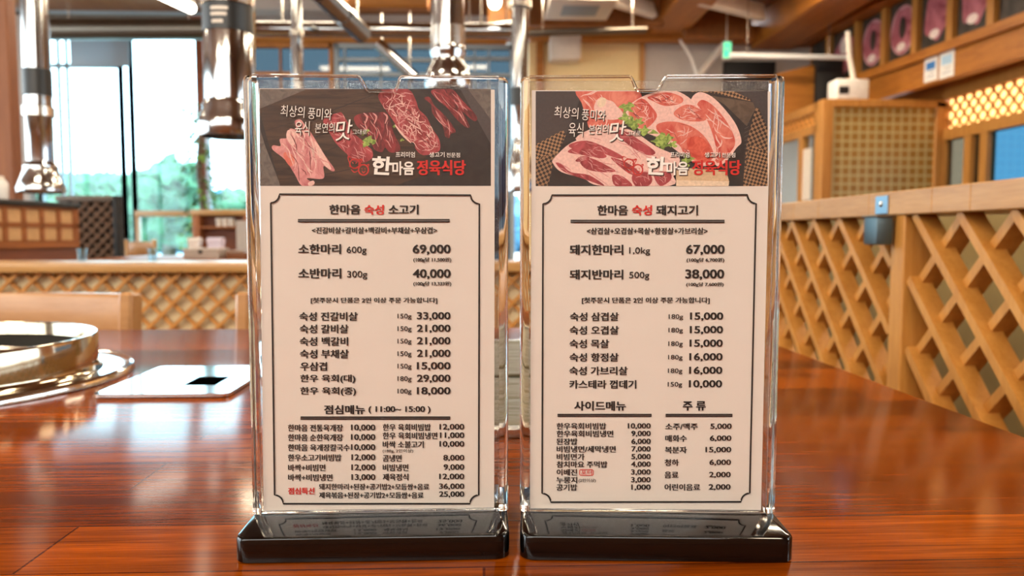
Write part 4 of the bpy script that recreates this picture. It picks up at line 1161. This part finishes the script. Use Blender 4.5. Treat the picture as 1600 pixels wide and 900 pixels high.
# writing over the header photos
for st, cr, dx, dy in (('beef', L1, 0, 0), ('pork', R1, 30, 8)):
    TEXT0 = text
    def text_s(st_, cr_, s_, x0, x1, y0, y1, mat, bold=.0, shear=.0, tilt=.0):
        if mat is M_WHITEINK: TEXT0(st_, cr_, s_, x0 + 5, x1 + 5, y0 + 5, y1 + 5, M_SHADE, bold + .012, shear, tilt)
        TEXT0(st_, cr_, s_, x0, x1, y0, y1, mat, bold, shear, tilt)
    W = lambda s, x0, x1, y0, y1, mat=M_WHITEINK, bold=.0, shear=.0, tilt=.0: text_s(st, cr, s, x0 + dx, x1 + dx, y0 + dy, y1 + dy, mat, bold, shear, tilt)
    W('최상의', 162, 320, 168, 242, bold=-.004, shear=.1, tilt=.08); W('풍미와', 340, 495, 184, 258, bold=-.004, shear=.1, tilt=.06)
    W('육식', 255, 352, 270, 362, bold=-.004, shear=.1); W('본연의', 385, 515, 280, 345, bold=-.004, shear=.1, tilt=-.03)
    W('맛', 520, 630, 262, 392, bold=.0, shear=.15, tilt=-.1); W('그대로', 628, 722, 322, 356, bold=-.004, shear=.1)
    text_s(st, cr, '프리미엄', 910 + (35 if st == 'pork' else 0), 1035 + (35 if st == 'pork' else 0), 468, 505, M_WHITEINK, .008)
    o = 40 if st == 'pork' else 0
    text_s(st, cr, '생고기', 1128 + o, 1228 + o, 470, 503, M_WHITEINK, .008); text_s(st, cr, '전문점', 1240 + o, 1328 + o, 474, 504, M_WHITEINK, .004)
    o = 33 if st == 'pork' else 0
    text_s(st, cr, '한', 757 + o, 888 + o, 498, 618, M_WHITEINK, .03, .08, .05); text_s(st, cr, '마음', 888 + o, 1030 + o, 530, 620, M_WHITEINK, .026)
    o = 40 if st == 'pork' else 0
    text_s(st, cr, '정육식당', 1047 + o, 1366 + o, 522, 620, M_RED, .013)

# print colours
def pr(name, c): return plain(name, c, .6, noise=.12, nscale=900)
P_SLATE = blotch('print_slate', '#171516', '#272423', 160)
P_BOARD = blotch('print_board', '#21160f', '#4d3728', 90, (.35, 1, 3), (0, math.radians(28), 0), .35, .7)
P_GREY = blotch('print_grey', '#57504c', '#6d645d', 300)
P_RED = blotch('print_red_meat', '#7d2029', '#b44a50', 220, (1, 1, .5), (0, .5, 0), .35, .68)
P_DKRED = blotch('print_dark_meat', '#4c1418', '#8a2a30', 260, (1, 1, .4), (0, .6, 0))
P_PINK = blotch('print_pink_meat', '#b8656a', '#e0a09c', 240, (1, 1, .5), (0, -.5, 0), .35, .65)
P_ROSE = blotch('print_rose_meat', '#bf4238', '#e08672', 160, (1, 1, .6), (0, .4, 0), .35, .68)
P_FAT = pr('print_fat', '#e6bcb2'); P_FATD = pr('print_fat_shade', '#cf8f8c'); P_LINE = pr('print_shade_line', '#5f161b')
P_GREEN = blotch('print_herb', '#5c7a2c', '#a8c060', 500); P_BONE = pr('print_bone', '#e3cbb0'); P_BONE2 = pr('print_bone_side', '#d0b08c')
P_WEAVE = check('print_weave', '#2a211b', '#a07a58', 900, (0, .5, 0)); P_WEAVE2 = check('print_weave_steep', '#241c17', '#8f6d50', 820, (0, -.35, 0))
P_EMB = pr('print_emblem', '#c0302c')

def frame_line(pt, pts, wid):
    pt.stroke(pts, wid, M_INK, False, False, False)
def border(pt, tl, tr, br_, bl, r, wid):
    """double-cut frame with concave corners, in photo pixels"""
    def arc(c, a0, a1): return [(c[0] + r * math.cos(math.radians(a0 + (a1 - a0) * i / 8)), c[1] + r * math.sin(math.radians(a0 + (a1 - a0) * i / 8))) for i in range(9)]
    path = arc(tl, 90, 0) + arc(tr, 180, 90) + arc(br_, 270, 180) + arc(bl, 0, -90)
    path.append(path[0]); path.append(path[1])
    frame_line(pt, path, wid)

def header_beef(p):
    p.poly([(-20, 40), (1560, 40), (1560, 720), (-20, 720)], P_GREY)
    p.poly([(-10, 200), (380, 50), (1330, 60), (1530, 330), (1540, 700), (165, 700), (60, 430)], P_SLATE)
    p.poly([(20, 190), (330, 60), (800, 60), (1010, 420), (1100, 600), (700, 700), (160, 700)], P_BOARD)
    p.poly([(740, 380), (1040, 420), (1110, 500), (1090, 620), (900, 690), (700, 690)], P_BOARD)
    for a in ((60, 330, 780, 90), (110, 450, 700, 250), (160, 560, 560, 420), (200, 640, 700, 560)): p.stroke([(a[0], a[1]), ((a[0] + a[2]) / 2, (a[1] + a[3]) / 2 + 14), (a[2], a[3])], 6, P_SLATE, True)
    p.poly([(1370, 60), (1540, 60), (1540, 230)], P_GREY)
    p.poly([(1330, 60), (1380, 60), (1530, 260), (1530, 420)], pr('print_slate_edge', '#454142'))
    # pink slab
    pk = [(252, 268), (290, 258), (318, 290), (350, 330), (400, 410), (455, 500), (512, 582), (490, 592), (440, 560), (445, 630), (415, 645), (330, 640), (380, 680), (300, 690), (250, 610), (190, 520), (110, 455), (112, 425), (160, 430), (155, 385), (205, 375), (220, 318), (262, 320)]
    p.poly(pk, P_PINK, True); q = catmull(pk)
    p.poly([(205, 330), (240, 330), (262, 380), (240, 430), (200, 380)], P_FAT, True)
    p.poly([(380, 400), (410, 430), (490, 575), (450, 560), (400, 480)], P_FAT, True)
    p.poly([(190, 470), (240, 490), (250, 540), (220, 560), (180, 500)], P_ROSE, True)
    p.streaks(q, 16, 150, 9, P_FAT, 58); p.streaks(q, 14, 90, 7, P_FATD, 40, .8, .8); p.streaks(q, 10, 120, 4, P_LINE, 60)
    # middle red slab
    rd = [(455, 240), (530, 215), (560, 215), (600, 280), (640, 350), (700, 400), (750, 470), (700, 520), (640, 520), (590, 480), (520, 410), (470, 330), (438, 275)]
    p.poly(rd, P_RED, True); q = catmull(rd); p.streaks(q, 26, 90, 5, P_FATD, 50, .6); p.streaks(q, 10, 80, 4, P_LINE, 50)
    rd2 = [(640, 420), (740, 440), (760, 500), (700, 540), (620, 520), (590, 460)]
    p.poly(rd2, P_RED, True); p.streaks(catmull(rd2), 10, 70, 5, P_FATD, 40, .6)
    # rolled strips
    st = [(640, 240), (700, 215), (800, 210), (850, 215), (880, 280), (900, 350), (940, 440), (920, 470), (870, 470), (840, 440), (820, 470), (770, 450), (740, 380), (690, 330), (650, 290)]
    p.poly(st, P_DKRED, True); q = catmull(st); p.streaks(q, 18, 110, 9, P_RED, 62, .25); p.streaks(q, 10, 120, 6, P_FATD, 62, .3)
    for x in (700, 760, 830): p.stroke([(x, 215), (x + 24, 240), (x + 10, 285)], 12, P_FATD, True)
    # herbs
    for (x, y, r) in ((700, 345, 22), (735, 390, 34), (712, 420, 22), (765, 405, 20), (905, 300, 13), (950, 390, 12), (725, 330, 12)):
        p.poly([(x + r * math.cos(a) * (1 + .4 * math.sin(3 * a + x)), y + r * .7 * math.sin(a) * (1 + .4 * math.sin(4 * a))) for a in [i * PI / 6 for i in range(12)]], P_GREEN, True)
    # marbled slab
    mb_ = [(795, 105), (850, 60), (990, 60), (1040, 130), (1060, 190), (1110, 240), (1150, 320), (1190, 380), (1200, 440), (1180, 470), (1090, 490), (1040, 450), (1030, 410), (990, 400), (940, 340), (890, 260), (840, 190)]
    p.poly(mb_, P_RED, True); q = catmull(mb_)
    p.streaks(q, 60, 110, 5, P_FAT, 55, .7, 1.0); p.streaks(q, 40, 80, 5, P_FATD, 120, .8, 1.0); p.streaks(q, 14, 90, 6, P_DKRED, 55, .4)
    p.stroke([(905, 290), (950, 350), (1010, 410)], 14, P_FAT, True)
    # dark strips
    for s_ in ([(1095, 120), (1130, 112), (1165, 170), (1230, 230), (1300, 330), (1270, 350), (1255, 380), (1228, 360), (1215, 300), (1150, 220), (1140, 160)],
               [(1140, 70), (1230, 60), (1300, 140), (1350, 220), (1390, 300), (1370, 310), (1310, 260), (1240, 180), (1180, 130)],
               [(1215, 60), (1280, 62), (1350, 140), (1410, 200), (1440, 250), (1420, 268), (1360, 220), (1290, 150)]):
        p.poly(s_, P_DKRED, True); q = catmull(s_); p.streaks(q, 10, 130, 8, P_RED, 48, .15, .3); p.streaks(q, 6, 110, 5, P_FATD, 48, .2, .3)
    p.poly([(340, 670), (372, 655), (382, 672), (360, 690), (345, 690)], P_FAT, True)
def header_pork(p):
    p.poly([(50, 60), (1600, 60), (1600, 720), (50, 720)], pr('print_table', '#3a3536'))
    p.poly([(70, 420), (250, 325), (300, 420), (230, 560), (140, 700), (60, 700)], P_WEAVE)
    p.poly([(70, 520), (200, 470), (230, 560), (140, 700), (60, 700)], P_WEAVE2)
    p.poly([(1040, 60), (1330, 60), (1480, 130), (1400, 200), (1200, 120)], P_WEAVE)
    p.poly([(1480, 190), (1520, 180), (1590, 330), (1590, 700), (1400, 700)], P_WEAVE2)
    p.poly([(1470, 420), (1590, 480), (1590, 700), (1400, 700)], P_WEAVE)
    p.poly([(280, 330), (380, 70), (1200, 80), (1480, 140), (1500, 190), (1440, 420), (1420, 700), (150, 700), (180, 560)], P_SLATE)
    p.poly([(1200, 100), (1485, 145), (1500, 190), (1445, 300), (1300, 160)], blotch('print_slate_brown', '#4a3c30', '#5f4f40', 200))
    for y in range(240, 690, 26): p.stroke([(1430, y), (1460, y - 16)], 5, pr('print_slate_chip', '#4a4646'), True, False)
    # back slices
    a = [(350, 60), (700, 60), (760, 130), (660, 200), (640, 280), (560, 300), (430, 320), (400, 240), (370, 150)]
    p.poly(a, P_ROSE, True); p.streaks(catmull(a), 14, 120, 8, P_FAT, 20, .5)
    p.poly([(450, 180), (480, 120), (540, 130), (620, 190), (640, 240), (560, 260), (480, 230)], P_FAT, True)
    p.poly([(470, 150), (495, 115), (530, 125), (520, 165), (490, 180)], P_BONE, True)
    e = [(1130, 80), (1220, 110), (1310, 200), (1380, 300), (1410, 400), (1380, 440), (1300, 540), (1230, 540), (1150, 300), (1080, 150)]
    p.poly(e, P_FAT, True)
    f = [(1150, 130), (1230, 170), (1320, 280), (1370, 400), (1330, 480), (1250, 540), (1200, 400), (1120, 200)]
    p.poly(f, P_ROSE, True); p.streaks(catmull(f), 16, 150, 7, P_FAT, 60, .3)
    b = [(660, 190), (760, 110), (900, 70), (1010, 80), (1120, 160), (1190, 270), (1240, 420), (1240, 520), (1150, 560), (1000, 470), (900, 390), (760, 330), (690, 270)]
    p.poly(b, P_FAT, True)
    for c in ([(680, 190), (760, 120), (830, 180), (860, 240), (800, 310), (740, 310), (690, 260)], [(800, 110), (920, 80), (1020, 110), (1020, 150), (920, 170), (840, 140)], [(970, 210), (1050, 160), (1150, 190), (1180, 260), (1080, 270), (1000, 250)], [(860, 290), (960, 270), (1080, 300), (1180, 380), (1230, 500), (1140, 540), (1040, 480), (1000, 420), (880, 350)]):
        p.poly(c, P_ROSE, True); q = catmull(c); p.streaks(q, 14, 90, 4, P_FAT, 30, .9, .8); p.streaks(q, 6, 70, 4, P_DKRED, 30, .8)
    p.poly([(1060, 380), (1160, 380), (1220, 500), (1140, 530), (1070, 460)], blotch('print_bright_meat', '#b83a2a', '#d8604a', 200), True)
    # lettuce
    for (x, y, r) in ((665, 180, 40), (655, 250, 34), (700, 280, 44), (740, 270, 28), (780, 330, 34), (830, 370, 44), (880, 390, 46), (930, 380, 34), (900, 420, 36), (960, 420, 26), (1060, 510, 34), (1040, 545, 30)):
        p.poly([(x + r * math.cos(t_) * (1 + .45 * math.sin(5 * t_ + y)), y + r * .8 * math.sin(t_) * (1 + .4 * math.sin(4 * t_ + x))) for t_ in [i * PI / 9 for i in range(18)]], P_GREEN, True)
    # belly slices
    for (c, lay) in (([(330, 380), (480, 300), (560, 300), (700, 330), (850, 430), (960, 480), (1010, 520), (960, 640), (900, 690), (700, 600), (450, 450)], 0),
                     ([(190, 510), (300, 410), (430, 380), (560, 420), (720, 500), (860, 560), (960, 620), (940, 690), (500, 690), (380, 640), (240, 600), (185, 545)], 1)):
        p.poly(c, P_FAT, True); q = catmull(c)
        p.streaks(q, 12, 160, 7, P_FATD, 28, .2)
    for c in ([(580, 340), (640, 330), (760, 400), (850, 470), (800, 490), (700, 440)], [(290, 420), (400, 395), (530, 440), (640, 500), (600, 510), (480, 470), (320, 450)], [(280, 470), (330, 440), (440, 450), (530, 490), (500, 510), (380, 490)], [(360, 530), (430, 510), (540, 560), (590, 595), (500, 600), (400, 580)], [(330, 530), (360, 500), (420, 500), (400, 530)],
              [(560, 510), (620, 520), (700, 560), (760, 620), (680, 610)], [(200, 540), (240, 550), (300, 600), (420, 620), (520, 690), (400, 650), (260, 600)], [(700, 620), (800, 600), (830, 650), (800, 690), (720, 690)], [(840, 610), (940, 600), (950, 650), (880, 690)], [(570, 620), (640, 630), (700, 690), (590, 690)]):
        p.poly(c, P_RED, True); p.streaks(catmull(c), 7, 70, 4, P_FATD, 25, .4)
    p.poly([(980, 590), (1080, 575), (1310, 590), (1330, 660), (1200, 670), (985, 655)], P_BONE2)
    p.poly([(985, 652), (1330, 660), (1325, 700), (985, 700)], P_BONE)
def emblem(p, dx):
    """two round line-drawn animal heads"""
    W = 9
    def ring(cx, cy, rx, ry, w=W): p.stroke([(cx + rx * math.cos(a), cy + ry * math.sin(a)) for a in [i * 2 * PI / 20 for i in range(21)]], w, P_EMB, False, False, False)
    p.k += 1
    ring(643 + dx, 545, 32, 30); ring(700 + dx, 585, 32, 34)
    for pts in ([(608, 540), (600, 500), (625, 505)], [(625, 508), (660, 520), (690, 512)], [(670, 530), (692, 515), (680, 545)], [(605, 560), (640, 575), (668, 560)], [(628, 535), (634, 545)], [(655, 535), (650, 545)], [(676, 560), (668, 545), (690, 552)], [(720, 555), (735, 550), (728, 570)], [(690, 590), (700, 604), (714, 590)], [(688, 575), (692, 582)], [(708, 575), (712, 582)], [(618, 580), (640, 600), (665, 590)]):
        p.stroke([(x + dx, y) for x, y in pts], W * .8, P_EMB, True, False)

# make every text object first, then read them all in one go
tobs = []
for (st, cr, s_, x0, x1, y0, y1, mat, bold, shear, tilt) in TEXTS:
    c = bpy.data.curves.new('lettering', 'FONT'); c.body = s_; c.size = 1; c.offset = bold; c.resolution_u = 3; c.shear = shear
    o = bpy.data.objects.new('lettering', c); COL.objects.link(o); tobs.append(o)
bpy.context.view_layer.update()
dg = bpy.context.evaluated_depsgraph_get()
tm = []
for o in tobs:
    me = o.evaluated_get(dg).to_mesh()
    tm.append(([(v.co.x, v.co.y) for v in me.vertices], [tuple(f.vertices) for f in me.polygons]))
    o.evaluated_get(dg).to_mesh_clear()
for o in tobs:
    c = o.data; bpy.data.objects.remove(o); bpy.data.curves.remove(c)

LABELS = {'beef': ('clear acrylic menu stand on a black base, holding the beef menu', 'printed beef menu with raw beef strips on a dark board in its header photo'),
          'pork': ('clear acrylic menu stand on a black base, holding the pork menu', 'printed pork menu with pork belly and lettuce in its header photo')}
for kind, d in STANDS.items():
    rz = d['rz']; loc = Vector((d['c'][0], d['c'][1], TABLE_Z)) + Matrix.Rotation(rz, 3, 'Z') @ Vector((0, SD / 2, 0))
    st = thing('menu_stand', LABELS[kind][0], 'menu stand', loc, rz)
    # black base: rounded slab with softened edges
    ol_ = []
    m = MB()
    prof = [(-.0006, 0), (0, .0006), (0, BH - .0014), (-.0004, BH - .0005), (-.0014, BH)]
    base_ol = rounded(BW, BD, .0062, 8); n = len(base_ol); vs = []
    for inset, z in prof:
        fx, fy = (BW + 2 * inset) / BW, (BD + 2 * inset) / BD
        vs += [(x * fx, y * fy, z) for x, y in base_ol]
    fs = [(j * n + i, j * n + (i + 1) % n, (j + 1) * n + (i + 1) % n, (j + 1) * n + i) for j in range(len(prof) - 1) for i in range(n)]
    fs += [tuple(range(n - 1, -1, -1)), tuple(range((len(prof) - 1) * n, len(prof) * n))]
    m.add(vs, fs).build('base', M_BLACK, st)
    z0, z1 = BH + .0001, BH + SH
    fy, by_ = -SD / 2, SD / 2
    P0 = Plane(loc, rz, fy)
    # front pane with the thumb notch, extruded 1.6 mm
    nx = [P0(px, 118)[0] for px in d['notch']]
    nz = P0(d['notch'][1], 141)[1]
    W2 = SW / 2 - .0042
    def arcn(xa, xb): return [(xa + (xb - xa) * k / 6, z1 - (z1 - nz) * (1 - math.cos(PI * k / 6)) / 2) for k in range(7)]
    outl = [(-W2, z0), (W2, z0), (W2, z1)] + [(x, z) for x, z in reversed(arcn(nx[3], nx[2]))][::-1] + list(reversed(arcn(nx[0], nx[1]))) + [(-W2, z1)]
    m = MB(); m.prism(outl, .0016, 0, lambda x, y, h: (x, fy + h, y))
    m.build('front_pane', M_PANE, st)
    # bead along the notch and the top edge catches the light
    m = MB(); m.tube([(x, fy + .0008, z) for x, z in [(-W2, z1)] + arcn(nx[0], nx[1]) + list(reversed(arcn(nx[3], nx[2]))) + [(W2, z1)]], .0007, 8)
    m.build('top_edge', M_GLASS, st)
    MB().box((-W2, by_ - .0016, z0), (W2, by_, z1)).build('back_pane', M_FROST, st)
    # solid side walls: outside corners rounded
    for sg in (-1, 1):
        ol2 = []
        for (cx, cy_, a0, r) in ((sg * (SW / 2 - .0022), by_ - .0022, 0, .0022), (sg * W2, by_, 0, 0), (sg * W2, fy, 0, 0), (sg * (SW / 2 - .0022), fy + .0022, 0, .0022)):
            if r == 0: ol2.append((cx, cy_))
            else:
                s0 = 90 if cy_ > 0 else 0
                for k in range(7):
                    a = math.radians((90 - 90 * k / 6) if cy_ < 0 else 90 * k / 6)
                    ol2.append((cx + sg * r * (math.cos(a) if cy_ > 0 else math.sin(math.radians(15 * k))), cy_ + r * (math.sin(a) if cy_ > 0 else -math.cos(math.radians(15 * k)))))
        # order: rear arc from outside to rear, inner edge, front arc from front to outside
        m = MB(); n = len(ol2)
        vs = []; rows_ = [(0, z0), (0, z1 - .0022), (.35, z1 - .0008), (.8, z1 - .0001)]
        cxm = sum(p[0] for p in ol2) / n; cym = 0
        for q, z in [(0.0, z0), (0.0, z1 - .002), (.08, z1 - .0009), (.3, z1)]:
            vs += [(x + (sg * W2 - x) * q, y * (1 - q * .3), z) for x, y in ol2]
        R = 4
        fs = [(j * n + i, j * n + (i + 1) % n, (j + 1) * n + (i + 1) % n, (j + 1) * n + i) for j in range(R - 1) for i in range(n)]
        fs += [tuple(range(n - 1, -1, -1)), tuple(range((R - 1) * n, R * n))]
        m.add(vs, fs).build('side_wall', M_GLASS, st)
    m = MB(); m.box((-W2, fy - .0002, z0), (W2, fy + .0016, z0 + .0009), 0, .0003, 1)
    m.build('bottom_edge', M_GLASS, st)
    # the printed sheet
    sy = fy + .0026
    P = Plane(loc, rz, sy)
    lim = SW / 2 - .0046
    sh = tag(MB().prism([(max(-lim, min(lim, P(*q)[0])), max(z0 + .0006, P(*q)[1])) for q in d['sheet']], .0003, 0, lambda x, y, h: (x, sy + h, y)).build('menu_sheet', M_PAPER, None, loc, rz), LABELS[kind][1], 'menu')
    ph = d['photo']
    clip = (ph[0][0], ph[0][1], ph[2][0], ph[2][1])
    hp = Print(P, L1 if kind == 'beef' else R1, clip)
    (header_beef if kind == 'beef' else header_pork)(hp)
    emblem(hp, 0 if kind == 'beef' else 35)
    hp.build('header_photo', sh)
    lp = Print(P, (0, 0, 1), None, .0006)
    for M_ in (M_INK, M_RED, M_WHITEINK, M_SHADE): lp.mi(M_)
    for (vs, fs), (s_k, cr, s_, x0, x1, y0, y1, mat, bold, shear, tilt) in zip(tm, TEXTS):
        if s_k != kind or not vs: continue
        ox, oy, sc_ = cr
        ax0, ax1 = min(v[0] for v in vs), max(v[0] for v in vs); ay0, ay1 = min(v[1] for v in vs), max(v[1] for v in vs)
        wide = .026 * (y1 - y0) if bold >= .013 and mat in (M_INK, M_RED) else 0     # heavy face: the strokes run a little wider
        for sh_i, dxp in enumerate((-wide, wide) if wide else (0,)):
          out = []
          for x, y in vs:
            u = (x - ax0) / (ax1 - ax0); v = (y - ay0) / (ay1 - ay0)
            px, py = ox + (x0 + wide + u * (x1 - x0 - 2 * wide) + dxp) / sc_, oy + (y1 - v * (y1 - y0) + tilt * (u - .5) * (x1 - x0)) / sc_
            X, Z = P(px, py); out.append((X, sy - (.00044 if mat is M_SHADE else .0005 + sh_i * .000004), Z))
          lp.mb.add(out, fs, lp.mi(mat))
    lp.base = .0005
    def line(crop, x0, x1, y0, y1, dbl=True):
        ox, oy, sc_ = crop; k = 9 if dbl else (y1 - y0)
        for yy in (y0, y1):
            lp.stroke([(ox + x0 / sc_, oy + yy / sc_), (ox + x1 / sc_, oy + yy / sc_)], k / sc_, M_INK, False, False, False)
    M_MID = MATS.get('grey_ink') or plain('grey_ink', '#6b6462', .6)
    def dline(crop, x0, x1, y0, y1, gap):
        ox, oy, sc_ = crop
        h = (y1 - y0 - gap) / 2
        for yc in (y0 + h / 2, y1 - h / 2): lp.stroke([(ox + x0 / sc_, oy + yc / sc_), (ox + x1 / sc_, oy + yc / sc_)], h / sc_, M_INK, False, False, False)
        lp.stroke([(ox + x0 / sc_, oy + (y0 + y1) / 2 / sc_), (ox + x1 / sc_, oy + (y0 + y1) / 2 / sc_)], gap / sc_, M_MID, False, False, False)
    if kind == 'beef':
        dline(L3, 216, 1330, 246, 270, 7); dline(L4, 235, 1335, 848, 872, 3)
        border(lp, (423.5, 303.5), (749, 305), (748, 786.5), (429.5, 786.5), 13.5, 2.6)
    else:
        dline(R6, 235, 1333, 244, 266, 6); dline(R7, 142, 813, 805, 827, 3); dline(R7, 913, 1390, 805, 827, 3)
        border(lp, (848.5, 305), (1181, 304.5), (1171, 783.5), (847, 784), 13.5, 2.6)
        lp.stroke([(840 + x / R8[2], 640 + y / R8[2]) for x, y in ((300, 430), (306, 426), (390, 426), (397, 432), (397, 462), (390, 467), (306, 467), (300, 461), (300, 430))], 1.1, M_RED, False, False, False)
    lp.build('lettering', sh)
